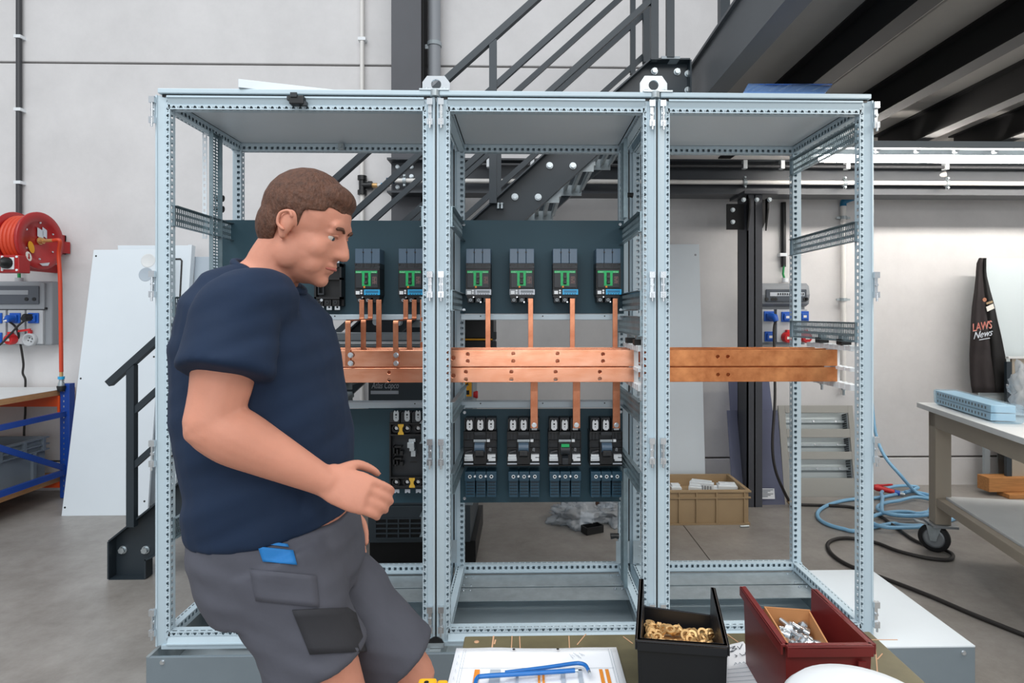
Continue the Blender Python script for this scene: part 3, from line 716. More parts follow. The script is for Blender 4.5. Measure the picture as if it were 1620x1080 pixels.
def lug(m, xc, yf, zt, zb, w_=.0125, cut=0):
    P = [(xc-w_, yf, zb+.008), (xc-w_*.5, yf, zb), (xc+w_*.5, yf, zb), (xc+w_, yf, zb+.008), (xc+w_, yf, zt-.010), (xc+w_*.7, yf, zt), (xc+w_*.25, yf, zt-.002), (xc, yf, zt-.008), (xc-w_*.25, yf, zt-.002), (xc-w_*.7, yf, zt), (xc-w_, yf, zt-.010)]
    return m.prism(P, (0, .004, 0), [circ((xc, yf, zt-.018), EX, EZ, .0042, 10), circ((xc, yf, zt-.030), EX, EZ, .0026, 8)])
def big_breaker(u0, label, strip=True, variant='dark', tilt=0):
    yf = YP-.085; o = W(u0, 663, yf); x0, z1 = o.x, o.z; Wd = .140; Ht = W(u0, 663, yf).z-W(u0, 789, yf).z
    r = empty('large_breaker', (x0+Wd/2, YP, z1-Ht), label, 'breaker', 'uncovered large breakers on the lower plate')
    B = lambda a0, a1, b0, b1, y0, y1: M().box(x0+a0*Wd, x0+a1*Wd, y0, y1, z1-b1*Ht, z1-b0*Ht)
    X = lambda t: x0+t*Wd
    Z = lambda t: z1-t*Ht
    obj('body', B(0, 1, .16, .585, yf+.02, YP), 'dark_plastic', r, bevel=.002)
    for k in range(3):
        a = .03+k*.325
        tb = obj('terminal_block', B(a, a+.30, 0.0, .155, yf+.03, YP), 'dark_plastic', r, bevel=.002)
        obj('terminal_wall', B(a, a+.025, 0, .15, yf+.005, yf+.03), 'black_plastic', tb)
        if not (strip and k == 2): obj('terminal_lug', lug(M(), X(a+.15), yf+.012, Z(.015), Z(.145)), 'light_plastic', r)
        else: obj('terminal_lug', M().box(X(a+.07), X(a+.23), yf+.018, yf+.022, Z(.148), Z(.02)), 'light_plastic', r)
    m = M()
    for b in (.165, .275, .37, .585): m.box(X(0), X(1), yf+.004, yf+.022, Z(b)-.002, Z(b)+.002)
    for a in (0.0, .30, .68, .985): m.box(X(a), X(a+.015), yf+.004, yf+.022, Z(.585), Z(.165))
    for a in (.09, .18, .78, .88): m.box(X(a), X(a+.010), yf+.012, yf+.022, Z(.275), Z(.165))
    obj('moulded_ribs', m, 'black_plastic', r); r.children[-1]['kind'] = 'stuff'
    obj('middle_bridge', B(.33, .67, .16, .20, yf-.006, yf+.02), 'dark_plastic', r, bevel=.001)
    obj('steel_clip', B(.31, .69, .255, .285, yf-.004, yf+.004), 'galv_dull', r, bevel=.001)
    obj('white_latch', B(.71, .80, .255, .285, yf-.002, yf+.01), 'light_plastic', r)
    hb = obj('handle_housing', B(.30, .70, .29, .565, yf-.004, yf+.02), 'black_plastic', r, bevel=.002)
    if variant == 'green':
        obj('handle_barrel', M().cyl((X(.36), yf-.008, Z(.375)), (X(.64), yf-.008, Z(.375)), .022, 20), 'dark_plastic', hb)
        obj('green_tag', B(.38, .62, .295, .33, yf-.031, yf-.022), 'green', hb)
        obj('handle_lever', M().prism([(X(.41), yf-.01, Z(.44)), (X(.41), yf-.034, Z(.47)), (X(.41), yf-.034, Z(.545)), (X(.41), yf-.01, Z(.56))], (.18*Wd, 0, 0)), 'dark_plastic', hb, bevel=.002)
    else:
        obj('handle_barrel', M().cyl((X(.35), yf-.010, Z(.345)), (X(.65), yf-.010, Z(.345)), .020, 20), 'grey_plastic' if False else 'shield_plastic', hb)
        obj('handle_lever', M().prism([(X(.37), yf-.004, Z(.365)), (X(.37), yf-.032, Z(.375)), (X(.37), yf-.034, Z(.44)), (X(.37), yf-.004, Z(.475))], (.26*Wd, 0, 0)), 'black_plastic', hb, bevel=.002)
        obj('lever_eye', M().cyl((X(.5), yf-.036, Z(.415)), (X(.5), yf-.03, Z(.415)), .005, 10), 'dark_plastic', hb)
    lw = M(); lw.box(X(.04), X(.28), yf+.0, yf+.02, Z(.472), Z(.445)); lw.box(X(.03), X(.29), yf-.004, yf+.02, Z(.498), Z(.474)); lw.box(X(.03), X(.30), yf+.0, yf+.02, Z(.525), Z(.50))
    obj('coil_block', lw, 'light_plastic', r, bevel=.0012)
    rw = M(); rw.prism([(X(a), yf-.002, Z(b)) for a, b in ((.73, .445), (.97, .445), (.97, .475), (.86, .475), (.86, .487), (.97, .487), (.97, .525), (.76, .525), (.76, .505), (.73, .50))], (0, .02, 0))
    obj('white_clamp', rw, 'light_plastic', r)
    obj('wire_loop', M().tube([(X(.80), yf-.002, Z(.36)), (X(.78), yf-.004, Z(.39)), (X(.83), yf-.004, Z(.40)), (X(.83), yf-.002, Z(.36))], .002, 6), 'grey_plastic', r)
    obj('spring_rod', M().cyl((X(.07), yf+.004, Z(.42)), (X(.27), yf+.004, Z(.40)), .004, 8), 'pipe_dark', r)
    m = M()
    for a0, a1 in ((.02, .30), (.38, .62), (.70, .98)): m.box(X(a0), X(a1), yf-.002, yf+.006, Z(.565), Z(.553))
    obj('brass_strip', m, 'copper_dark' if False else 'trip_grey', r)
    for k in range(3):
        a = .05+k*.325
        sh = obj('terminal_shield', B(a, a+.29, .67, 1.0, yf+.02, YP), 'blue_plastic', r, bevel=.003)
        obj('shield_cap', B(a-.01, a+.30, .665, .78, yf+.006, yf+.03), 'blue_plastic', sh, bevel=.002)
        q = Vector((X(a+.145), yf+.006, Z(.725))); obj('screw_ring', M().ring(q, (0, -1, 0), .0045, .0075, .002, 16), 'light_plastic', sh)
        obj('screw_hole', M().cyl(q, q+Vector((0, -.0005, 0)), .0045, 12), 'black_plastic', sh)
        m = M()
        for i in range(5): m.box(X(a+.02), X(a+.27), yf+.0185, yf+.0205, Z(.81+.037*i)-.0008, Z(.81+.037*i)+.0008)
        for i in range(3): m.box(X(a+.08+.06*i), X(a+.083+.06*i), yf+.0185, yf+.0205, Z(.97), Z(.80))
        obj('shield_grid', m, 'black_plastic', sh); 
    m = M()
    for k in range(2): m.cyl((X(.345+k*.325), yf+.0, Z(.72)), (X(.345+k*.325), yf+.02, Z(.72)), .0045, 10)
    obj('white_plug', m, 'light_plastic', r)
    return r
big_breaker(733, 'large uncovered breaker with three free white lugs, leftmost on the lower plate', strip=False)
big_breaker(802, 'large uncovered breaker with black handle, second from left on the lower plate')
big_breaker(867.5, 'large uncovered breaker with a green tag on its handle', variant='green')
big_breaker(933, 'large uncovered breaker with black handle, rightmost on the lower plate')
def lower_base():
    yf = YP-.07; a, b = W(616, 782, yf), W(672, 650, yf); x0, x1, z0, z1 = a.x, b.x, a.z, b.z; Wd = x1-x0; H = z1-z0
    r = empty('breaker_base', ((x0+x1)/2, YP, z0), 'black breaker base with two yellow plates, by the man\'s hand', 'breaker base')
    X = lambda t: x0+t*Wd
    Z = lambda t: z1-t*H
    obj('back', M().box(X(0), X(1), yf+.03, YP, Z(.96), Z(.16)), 'dark_plastic', r, bevel=.002)
    m = M()
    for t0, t1 in ((0, .04), (.96, 1)): m.box(X(t0), X(t1), yf, yf+.03, Z(.90), Z(.16))
    for q in (.15, .285, .80, .905): m.box(X(0), X(1), yf-.002, yf+.03, Z(q)-.003, Z(q)+.003)
    obj('frame', m, 'black_plastic', r)
    for k in range(3):
        xc = X(.17+.31*k)
        obj('terminal_block', M().box(xc-.024, xc+.018, yf, YP, Z(.14), Z(.02)), 'dark_plastic', r, bevel=.002)
        obj('terminal_lug', lug(M(), xc-.002+.006, yf-.006, Z(-.01), Z(.12), .011), 'galv', r)
        obj('lower_lug', M().prism([(xc-.010, yf+.02, Z(.955)), (xc+.012, yf+.02, Z(.955)), (xc+.012, yf+.02, Z(1.0)), (xc+.006, yf+.02, Z(1.0)), (xc+.001, yf+.02, Z(.985)), (xc-.004, yf+.02, Z(1.0)), (xc-.010, yf+.02, Z(1.0))], (0, .004, 0)), 'trip_grey', r)
        for q in (.215, .865):
            pk = obj('screw_pocket', M().ring((xc, yf+.03, Z(q)), (0, -1, 0), .011, .018, .022, 18), 'black_plastic', r)
            obj('terminal_screw', M().hexbolt((xc, yf+.03, Z(q)), (0, -1, 0), .007, .012), 'zinc', pk)
    for xm, q0, q1 in ((.33, .155, .28), (.645, .80, .915)):
        w_ = .012; P = [(X(xm)-w_, yf-.006, Z(q0)), (X(xm)+w_, yf-.006, Z(q0)), (X(xm)+w_, yf-.006, Z(q0+.02)), (X(xm)+w_*.55, yf-.006, Z(q0+.045)), (X(xm)+w_*.55, yf-.006, Z(q1-.045)), (X(xm)+w_, yf-.006, Z(q1-.02)), (X(xm)+w_, yf-.006, Z(q1)), (X(xm)-w_, yf-.006, Z(q1)), (X(xm)-w_, yf-.006, Z(q1-.02)), (X(xm)-w_*.55, yf-.006, Z(q1-.045)), (X(xm)-w_*.55, yf-.006, Z(q0+.045)), (X(xm)-w_, yf-.006, Z(q0+.02))]
        obj('yellow_plate', M().prism(P[::-1], (0, .003, 0)), 'yellow_plate', r)
    m = M(); m.box(X(.55), X(.74), yf-.004, yf+.03, Z(.37), Z(.335)); m.box(X(.52), X(.71), yf-.012, yf, Z(.435), Z(.37)); m.box(X(.58), X(.71), yf-.012, yf, Z(.475), Z(.435)); m.box(X(.61), X(.74), yf-.002, yf+.03, Z(.545), Z(.475))
    obj('steel_lever', m, 'galv', r, bevel=.001)
    for q0, q1 in ((.42, .53), (.56, .66)):
        m = M(); m.box(X(.11), X(.14), yf+.0, yf+.03, Z(q1), Z(q0)); m.box(X(.11), X(.34), yf, yf+.03, Z(q0+.02), Z(q0)); m.box(X(.20), X(.24), yf, yf+.03, Z(q1), Z(q0+.04)); m.box(X(.30), X(.38), yf, yf+.03, Z(q1), Z(q1-.05)); m.box(X(.11), X(.22), yf, yf+.03, Z(q1), Z(q1-.02))
        obj('moulded_hook', m, 'black_plastic', r)
    obj('slot', M().box(X(.55), X(.75), yf+.0285, yf+.03, Z(.64), Z(.625)), 'black_plastic', r)
lower_base()
# ------------------------------------------------------------------ copper bars, supports and connecting strips
YBAR = [.18, .27, .36]; TH = .010
ZU0, ZU1 = WZ(860, 579.5, .18), WZ(860, 553.5, .18); ZL0, ZL1 = WZ(860, 604.5, .18), WZ(860, 581.5, .18)
spans = [(.10, .985, 'first'), (1.012, WX(1003, .18), 'middle'), (1.815, WX(1325, .18), 'last')]
holes = {('middle', 'upper'): [(717, 566), (740, 560), (740, 571), (812, 559), (812, 571), (882, 559), (882, 571), (954, 560), (954, 571)], ('middle', 'lower'): [(717, 594), (737, 588), (737, 600), (809, 588), (809, 600), (879, 588), (879, 600), (949, 588), (949, 599)],
         ('last', 'upper'): [(1135.5, 564), (1151.5, 564)], ('last', 'lower'): [(1136, 592.5), (1152, 592.5)], ('first', 'lower'): [(533, 589), (533, 601), (615.5, 589), (615.5, 601)], ('first', 'upper'): []}
for x0, x1, cn in spans:
    for lv, z0, z1 in (('upper', ZU0, ZU1), ('lower', ZL0, ZL1)):
        for k, (y, dn) in enumerate(zip(YBAR, ('front', 'middle', 'rear'))):
            hs = []
            if k == 0: hs = [circ((W(u, v, y).x, y, W(u, v, y).z), EX, EZ, .0068 if u != 717 else .0085, 12) for u, v in holes[(cn, lv)]]
            xe = x1+(.0 if cn != 'middle' else (.03*k))
            m = M().prism(rect(x0, xe, z0, z1, y), (0, TH, 0), hs)
            o = obj('copper_busbar', m, 'copper_patina' if cn == 'last' else 'copper', None, '%s %s row copper busbar crossing the %s cabinet frame' % (lv, dn, {'first': 'widest', 'middle': 'middle', 'last': 'breaker-free'}[cn]), 'busbar', 'copper busbars', bevel=.0015)
def support(xs_, label, zt=None):
    s = empty('busbar_support', (xs_, .2, ZL0-.03), label, 'bar support', 'white comb supports under the bar ends')
    for z0, z1 in ((ZU1+.001, ZU1+.019), (ZU0-.012, ZU0-.0005), (ZL0-.022, ZL0-.001)):
        m = M(); m.box(xs_-.016, xs_+.016, .07, .42, z0, z1)
        for k in range(9): m.box(xs_-.017, xs_+.017, .075+.039*k, .088+.039*k, z0-.001, z1+.002)
        obj('comb_arm', m, 'light_plastic', s)
    obj('upright', M().box(xs_-.012, xs_+.008, .195, .265, ZL0-.003, ZU1+.002), 'light_plastic', s)
    for y in (.15, .32):
        b = obj('black_block', M().box(xs_-.02, xs_+.02, y-.02, y+.02, ZU1+.021, ZU1+.043), 'black_plastic', s, bevel=.002)
        m = M(); m.prism([(xs_-.012, y-.012, ZU1+.043), (xs_+.012, y-.012, ZU1+.043), (xs_+.020, y-.012, ZU1+.066), (xs_-.012, y-.012, ZU1+.058)], (0, .024, 0)); m.hexbolt((xs_+.004, y-.012, ZU1+.056), (0, -1, 0), .007, .012)
        obj('clamp_nut', m, 'galv_dull', s)
        obj('stud', M().cyl((xs_, y, ZL0-.05), (xs_, y, ZL0-.02), .005, 8), 'galv_dull', s); obj('stud_nut', M().cyl((xs_, y, ZL0-.03), (xs_, y, ZL0-.022), .009, 6), 'galv', s)
support(WX(1330, .18)-.004, 'white comb busbar support at the bar ends in the breaker-free frame')
support(WX(1008, .18), 'white comb busbar support at the bar ends in the middle frame')
def strip(name, label, pts, w_, th, screws=(), grp='copper connecting strips', mt='copper_dark'):
    """flat strip following (y,z) points at a fixed x"""
    x = pts[0][0]; P = [Vector((x, y, z)) for _, y, z in pts]; m = M()
    vs = []
    for i, p_ in enumerate(P):
        a = P[max(0, i-1)]; b = P[min(len(P)-1, i+1)]; d = (b-a).normalized(); n_ = Vector((0, -d.z, d.y))
        for sx in (-1, 1):
            for sn in (-1, 1): vs.append(p_+EX*sx*w_/2+n_*sn*th/2)
    fs = []
    for i in range(len(P)-1):
        a, b = i*4, i*4+4
        fs += [(a, a+1, b+1, b), (a+2, b+2, b+3, a+3), (a, b, b+2, a+2), (a+1, a+3, b+3, b+1)]
    fs += [(0, 2, 3, 1), tuple(len(vs)-4+k for k in (0, 1, 3, 2))]
    m.add(vs, fs)
    o = obj(name, m, mt, None, label, 'copper strip', grp, bevel=.0008)
    for (u, v, Y) in screws:
        q = W(u, v, Y); s = M().hexbolt(q, (0, -1, 0), .0085, .009); obj('screw', s, 'zinc', o)
    return o
yb_ = YP-.085
def jog(xu, ytop, ybar, zj, zb):
    x = W(xu, 480, ytop).x; r = .012; pts = [(x, ytop, WZ(xu, 474, ytop)), (x, ytop, zj+r)]
    for k in range(1, 5): a = k*math.pi/8; pts.append((x, ytop-r*(1-math.cos(a)), zj+r*(1-math.sin(a))))
    pts.append((x, ybar+r, zj))
    for k in range(1, 5): a = k*math.pi/8; pts.append((x, ybar+r-r*math.sin(a), zj-r*(1-math.cos(a))))
    pts.append((x, ybar, zb)); return pts
for i, (ua, nm) in enumerate(((572.5, 'beside the empty breaker base'), (642, 'beside the frame post'))):
    fx = W(ua, 480, yb_).x
    strip('copper_strip', 'bent copper strip screwed onto the front busbar, under the breaker %s' % nm, jog(ua, yb_, .174, WZ(ua, 506, .35), ZU0+.004), .020, .006, [((554.5 if i == 0 else 626.5)+.2, 561.5, .171), ((554.5 if i == 0 else 626.5)+.2, 574.5, .171)])
    strip('copper_strip', 'bent copper strip dropping behind the front busbar, under the breaker %s' % nm, jog(ua+13.5, yb_, .264, WZ(ua, 505, .35), ZU1-.02), .020, .006)
    x = W(ua+27, 480, yb_).x; strip('copper_strip', 'straight copper strip dropping to the rear busbar, under the breaker %s' % nm, [(x, yb_, WZ(ua, 474, yb_)), (x, yb_, ZU1+.03), (x, yb_, ZU1-.05)], .022, .006)
for u, i in ((772, 0), (839.5, 1), (905.5, 2), (973, 3)):
    x = W(u, 510, yb_).x; yy = yb_
    strip('copper_strip', 'straight copper strip below the %s green breaker of the middle frame' % ('leftmost', 'second', 'third', 'rightmost')[i], [(x, yb_, WZ(u, 472, yb_)), (x, yy, ZU1+.04), (x, yy, ZU1-.05)], .021, .006)
for u, ub, i in ((843.5, 845, 1), (908.5, 912, 2), (975, 975, 3)):
    y1 = YP-.083; x = W(ub, 672, y1).x
    strip('copper_strip', 'wide copper strip bolted to the %s large breaker of the lower plate' % ('', 'second', 'green-tagged', 'rightmost')[i], [(x, y1, WZ(u, 677, y1)), (x, y1, ZL0-.06), (x, YBAR[2]+.013, ZL0), (x, YBAR[2]+.014, ZL1-.01)], .031, .007, [(ub, 672, y1-.004)])
# ------------------------------------------------------------------ left of the room: hose reel, sockets, rack bench, leaning panels
q = WX(30, YW-.03)
dk = empty('cable_conduit', (q, YW-.03, WZ(30, 337, YW)), 'vertical dark grey conduit on the wall above the red hose reel', 'conduit')
obj('tube', M().cyl((q, YW-.03, WZ(30, 340, YW-.03)), (q, YW-.03, 5.5), .0195, 12), 'pipe_dark', dk)
for v in (59, 174, 289): z = WZ(30, v, YW-.03); obj('pipe_clip', M().box(q-.022, q+.030, YW-.055, YW, z-.012, z+.012), 'light_plastic', dk)
# hose reel, axis pointing to the right and towards the room
hc = W(62, 381, YW-.30); ax = Vector((1, -.03, 0)).normalized()
hr_ = empty('hose_reel', (hc.x, YW-.2, hc.z-.25), 'red hose reel with orange-red hose on the wall above the socket box', 'hose reel')
R_ = .213
d0 = hc-ax*.155
for c_, s in ((d0, 1), (hc, -1)):
    prof = [(.0001, 0), (R_*.66, 0), (R_*.70, .018*(1 if s < 0 else -1)), (R_*.97, .018*(1 if s < 0 else -1)), (R_, .012*(1 if s < 0 else -1)), (R_*.99, -.004), (R_*.66, -.008), (.0001, -.008)]
    obj('flange_disc', M().lathe(c_, ax, prof, 40), 'red_paint', hr_)
m = M()
for k in range(5):
    for lay, rr_ in ((0, .150), (1, .172)):
        c_ = d0+ax*(.018+k*.028+.006*lay); a_ = ax.orthogonal().normalized(); b_ = ax.cross(a_)
        obj('hose_turn', M().tube([c_+(a_*math.cos(t*math.pi/14)+b_*math.sin(t*math.pi/14))*rr_ for t in range(28)], .0145, 8, closed=True), 'red_hose', hr_)
obj('drum', M().cyl(d0+ax*.002, hc-ax*.009, .13, 24), 'red_paint', hr_)
fc = hc+ax*.004
m = M(); m.hexbolt(fc, ax, .022, .03); m.cyl(fc+ax*.02, fc+ax*.05+Vector((.05, -.0, .004)), .013, 10)
obj('swivel', m, 'brass', hr_)
side = Vector((-ax.y, ax.x, 0)) ; side = side if side.x > 0 else -side
def disc(cx_, cz_, rx, rz, mt, nm, ang=0):
    P = []
    for k in range(20):
        t = k*math.pi/10; a, b = rx*math.cos(t), rz*math.sin(t); a, b = a*math.cos(ang)-b*math.sin(ang), a*math.sin(ang)+b*math.cos(ang)
        P.append(fc+side*(cx_+a)+EZ*(cz_+b)+ax*(.016 if mt == 'sticker_white' else .001))
    obj(nm, M().prism(P, ax*.002), mt, hr_)
disc(-.075, -.055, .024, .045, 'sticker_yellow', 'yellow_sticker', .35); disc(-.115, -.125, .022, .036, 'sticker_white', 'white_sticker', .45)
obj('red_arrow', M().prism([fc+side*(-.115+a)+EZ*(-.125+b)+ax*.0185 for a, b in ((-.004, .02), (.004, .02), (.006, -.008), (.012, -.008), (0, -.024), (-.012, -.008), (-.006, -.008))], ax*.001), 'red_paint', hr_)
for a, b, w_ in ((.004, .055, .026), (.042, .065, .020)): obj('paper_label', M().prism([fc+side*(a+i*w_)+EZ*(b+j*.032-i*.01)+ax*.001 for i, j in ((-1, -1), (1, -1), (1, 1), (-1, 1))], ax*.002), 'trip_grey', hr_)
obj('chrome_badge', M().prism([fc+side*(a)+EZ*(b)+ax*.019 for a, b in ((-.03, -.17), (.065, -.155), (.05, -.18), (.0, -.185))], ax*.003), 'zinc', hr_)
for t in range(6):
    t_ = t*math.pi/3+.5; p_ = fc+(side*math.cos(t_)+EZ*math.sin(t_))*.135; obj('bolt', M().hexbolt(p_, ax, .006, .006), 'zinc', hr_)
bk = W(99, 388, YW-.01)
m = M(); z0, z1 = WZ(99, 402, YW-.02), WZ(99, 372, YW-.02); xk0, xk1 = WX(92, YW-.02), WX(102, YW-.02)
m.box(xk0-.35, xk1, YW-.016, YW-.004, z0, z1); m.box(xk1-.012, xk1, YW-.09, YW-.004, z0, z1); obj('wall_bracket', m, 'red_paint', hr_)
obj('arm', M().bar(hc+Vector((-.07, .10, -.02)), Vector((hc.x, YW-.01, hc.z-.02)), .03, .09), 'red_paint', hr_)
# hanging hose with coupler
hz0 = W(97, 588, 2.43); top = fc+ax*.06+Vector((.04, 0, .004))
hh = empty('air_hose', (hz0.x, 2.43, hz0.z), 'orange-red hose hanging straight from the reel to the bench end', 'hose')
obj('hose', M().tube(bez([top, top+Vector((.05, 0, -.005)), W(93, 402, 2.40), W(95, 440, 2.41), W(96, 500, 2.42), hz0], 6), .0135, 10), 'red_hose', hh)
obj('brass_tail', M().cyl(hz0, hz0-EZ*.035, .012, 10), 'brass', hh); obj('blue_ring', M().cyl(hz0-EZ*.035, hz0-EZ*.055, .022, 14), 'cyan', hh)
obj('coupler', M().tube([hz0-EZ*.055, hz0-EZ*.075, hz0-EZ*.09, hz0-EZ*.105], [.014, .016, .022, .022], 12), 'galv_dull', hh); obj('rubber_end', M().tube([hz0-EZ*.105, hz0-EZ*.11, hz0-EZ*.145], [.028, .030, .024], 14), 'rubber', hh)
# small red box
YX = YW-.50; a, b = W(-14, 431, YX), W(30, 403, YX)
rb = empty('switch_box', ((a.x+b.x)/2, YX, a.z), 'small red box with a black plug left below the hose reel', 'switch box')
obj('body', M().box(a.x, b.x, YX, YX+.10, a.z, b.z), 'red_paint', rb, bevel=.006)
pc = W(13, 416, YX); obj('white_socket', M().box(pc.x-.045, pc.x+.045, YX-.01, YX, pc.z-.045, pc.z+.04), 'light_plastic', rb, bevel=.003)
obj('plug', M().tube([pc+Vector((0, -.01, 0)), pc+Vector((0, -.04, 0)), pc+Vector((-.01, -.06, 0))], [.042, .040, .022], 14), 'black_plastic', rb)
obj('red_lead', M().tube([pc+Vector((-.005, -.05, 0)), pc+Vector((-.08, -.06, .0)), pc+Vector((-.3, -.05, .01))], .009, 8), 'red_paint', rb)
m = M()
for u, v in ((4, 406), (27, 406), (4, 427), (27, 427)): p_ = W(u, v, YX); m.cyl(p_, p_+Vector((0, -.006, 0)), .008, 10)
obj('screw', m, 'light_plastic', rb)
obj('back_spacer', M().box(a.x+.05, a.x+.09, YX+.10, YW, a.z+.03, b.z-.03), 'red_paint', rb)
def socket_cabinet(u0, u1, v0, v1, label, cols, dark, door, lead):
    y0 = YW-.13; a, b = W(u0, v1, y0), W(u1, v0, y0); x0, x1, z0, z1 = a.x, b.x, a.z, b.z
    r = empty('socket_board', ((x0+x1)/2, YW-.06, z0), label, 'socket board', 'grey socket boards on the wall')
    zm = z0+(z1-z0)*.56
    return r, x0, x1, z0, z1, y0
r, x0, x1, z0, z1, y0 = socket_cabinet(-40, 79, 444.5, 546, 'grey wall socket board with plugged-in leads, under the red hose reel', 0, 0, 0, 0)
obj('housing', M().box(x0, x1, y0+.02, YW-.002, z0, z1), 'socket_box', r, bevel=.012, bseg=3)
xr = WX(74, y0)
za, zb = WZ(30, 481, y0), WZ(30, 452, y0)
obj('upper_hood', M().box(x0+.01, xr-.02, y0+.0, y0+.02, WZ(0, 489, y0), WZ(0, 447, y0)), 'socket_box', r, bevel=.004)
obj('smoked_window', M().box(x0+.02, WX(63, y0), y0-.012, y0, za, zb), 'smoke_glass', r, bevel=.006)
obj('breaker_row', M().box(x0+.05, WX(47, y0), y0-.015, y0-.012, WZ(0, 466, y0), WZ(0, 459, y0)), 'grey_plastic', r)
m = M()
for u in (42, 54): p_ = W(u, 473, y0-.012); m.cyl(p_, p_+Vector((0, -.004, 0)), .014, 12)
obj('window_latch', m, 'black_plastic', r)
obj('shadow_gap', M().box(x0+.02, WX(72, y0), y0+.004, y0+.022, WZ(0, 489.5, y0), WZ(0, 486, y0)), 'black_plastic', r)
def sock(par, p_, kind, s=1.0):
    if kind == 'blue':
        o = obj('blue_socket', M().box(p_.x-.042*s, p_.x+.042*s, p_.y-.012, p_.y, p_.z-.042*s, p_.z+.042*s), 'blue_socket', par, bevel=.004)
        obj('flap', M().box(p_.x-.028*s, p_.x+.028*s, p_.y-.03, p_.y-.012, p_.z-.030*s, p_.z+.026*s), 'blue_socket', o, bevel=.006)
        obj('socket_label', M().box(p_.x-.013*s, p_.x+.013*s, p_.y-.031, p_.y-.03, p_.z-.012*s, p_.z+.008*s), 'sticker_white', o)
    if kind == 'red':
        o = obj('red_socket', M().tube([p_, p_+Vector((0, -.035, -.004)), p_+Vector((0, -.05, -.006))], [.046*s, .046*s, .036*s], 20), 'red_plastic', par)
        obj('hinge_tab', M().box(p_.x-.014*s, p_.x+.014*s, p_.y-.04, p_.y-.005, p_.z+.040*s, p_.z+.062*s), 'red_plastic', o, bevel=.003)
        obj('socket_label', M().box(p_.x-.017*s, p_.x+.017*s, p_.y-.052, p_.y-.050, p_.z-.016*s, p_.z+.006*s), 'sticker_white', o)
    return o
for ua, ub in ((-18, 9), (12.5, 39), (42, 68)):
    a, b = W(ua, 544, y0), W(ub, 490.5, y0); obj('socket_face', M().box(a.x, b.x, y0-.002, y0+.02, a.z, b.z), 'socket_face', r, bevel=.003)
for u, v, k in ((-4, 503, 'blue'), (25, 503, 'blue'), (54, 503, 'blue'), (-4, 534, 'blue'), (20.5, 536, 'red')): sock(r, W(u, v, y0-.002), k, .95 if k == 'blue' else .9)
p_ = W(50, 537, y0-.002); gs = obj('grey_socket', M().lathe(p_, (0, -1, 0), [(.05, 0), (.05, .03), (.036, .032), (.034, .012), (.0001, .012)], 22), 'socket_face', r)
m = M()
for t in range(4): t_ = t*math.pi/2+.4; c_ = p_+Vector((.016*math.cos(t_), -.0125, .016*math.sin(t_))); m.cyl(c_, c_+Vector((0, -.001, 0)), .005, 8)
obj('contact_hole', m, 'black_plastic', gs)
obj('raised_lid', M().obox(p_+Vector((-.03, -.03, .072)), (.045, 0, .006), (0, .006, 0), (0, 0, .008)), 'red_plastic', gs); obj('lid_arm', M().obox(p_+Vector((.005, -.02, .055)), (.010, 0, 0), (0, .01, 0), (0, 0, .018)), 'red_plastic', gs)
zt_ = W(32, 437, YW-.04)
obj('cable_gland', M().cyl((zt_.x, YW-.05, z1), (zt_.x, YW-.05, z1+.03), .026, 12), 'socket_face', r); obj('earth_lead', M().cyl((zt_.x, YW-.05, z1+.02), (zt_.x-.004, YW-.05, z1+.22), .011, 8), 'cable_green', r)
# plugs with leads
def lead(label, u, v, path, pmat='blue_socket'):
    p0 = W(u, v, y0-.03); o = empty('power_lead', (p0.x, p0.y, p0.z), label, 'cable')
    obj('plug', M().tube([p0+Vector((.0, .02, 0)), p0+Vector((-.004, -.035, .0)), p0+Vector((-.0, -.06, -.012))], [.027, .03, .018], 12), pmat, o)
    obj('plug_face', M().box(p0.x-.018, p0.x+.006, p0.y-.062, p0.y-.055, p0.z-.02, p0.z+.008), 'sticker_white', o) if pmat != 'black_plastic' else None
    obj('cord', M().tube(bez([p0+Vector((0, -.05, -.012))]+[W(*q) for q in path], 6), .0075, 8), 'cable_black', o)
lead('thin black lead from a blue plug, snaking down behind the plywood bench top', 20, 504, [(23, 515, 2.50), (28, 525, 2.51), (33, 548, 2.56), (37, 575, 2.58), (36, 590, 2.6), (40, 600, 2.6), (40, 617, 2.62), (40, 650, 2.62), (38, 685, 2.6), (38, 730, 2.6)])
lead('black lead from the other blue plug, running diagonally across the socket board', 47, 502, [(40, 506, 2.48), (30, 514, 2.46), (14, 531, 2.46), (0, 545, 2.45), (-25, 560, 2.45)], 'black_plastic')
# blue rack bench
xe = FL(104, 788).x; yb2 = 2.47
rk = empty('rack_bench', (xe-.6, 1.9, 0), 'blue steel rack bench with plywood top against the left wall', 'workbench')
def upp(y, name='upright'):
    m = M(); m.box(xe-.035, xe+.035, y-.028, y+.028, 0.004, WZ(104, 606, 2.47)); o = obj(name, m, 'blue_paint', rk, bevel=.003)
    h = M()
    for k in range(22): z = .05+k*.04; h.box(xe-.010, xe-.004, y-.0285, y-.028, z, z+.014)
    obj('slot_row', h, 'zinc', o); obj('side_web', M().box(xe-.042, xe-.036, y-.02, y+.028, .01, WZ(104, 608, 2.47)), 'blue_paint', o)
upp(yb2); upp(1.35)
zt2 = WZ(92, 616, yb2-.02)
tb_ = obj('bench_top', M().box(xe-2.2, xe-.045, 1.25, YW-.05, zt2-.042, zt2-.002), 'wood_ply', rk)
obj('white_laminate', M().box(xe-2.2, xe-.045, 1.25, YW-.05, zt2-.002, zt2), 'top_white', rk)
for y in (yb2, 1.35): obj('cross_beam', M().box(xe-2.2, xe-.04, y-.015, y+.025, zt2-.13, zt2-.045), 'orange_steel', rk); obj('beam_hook', M().box(xe-.055, xe-.037, y-.03, y+.03, zt2-.17, zt2-.045), 'orange_steel', rk)
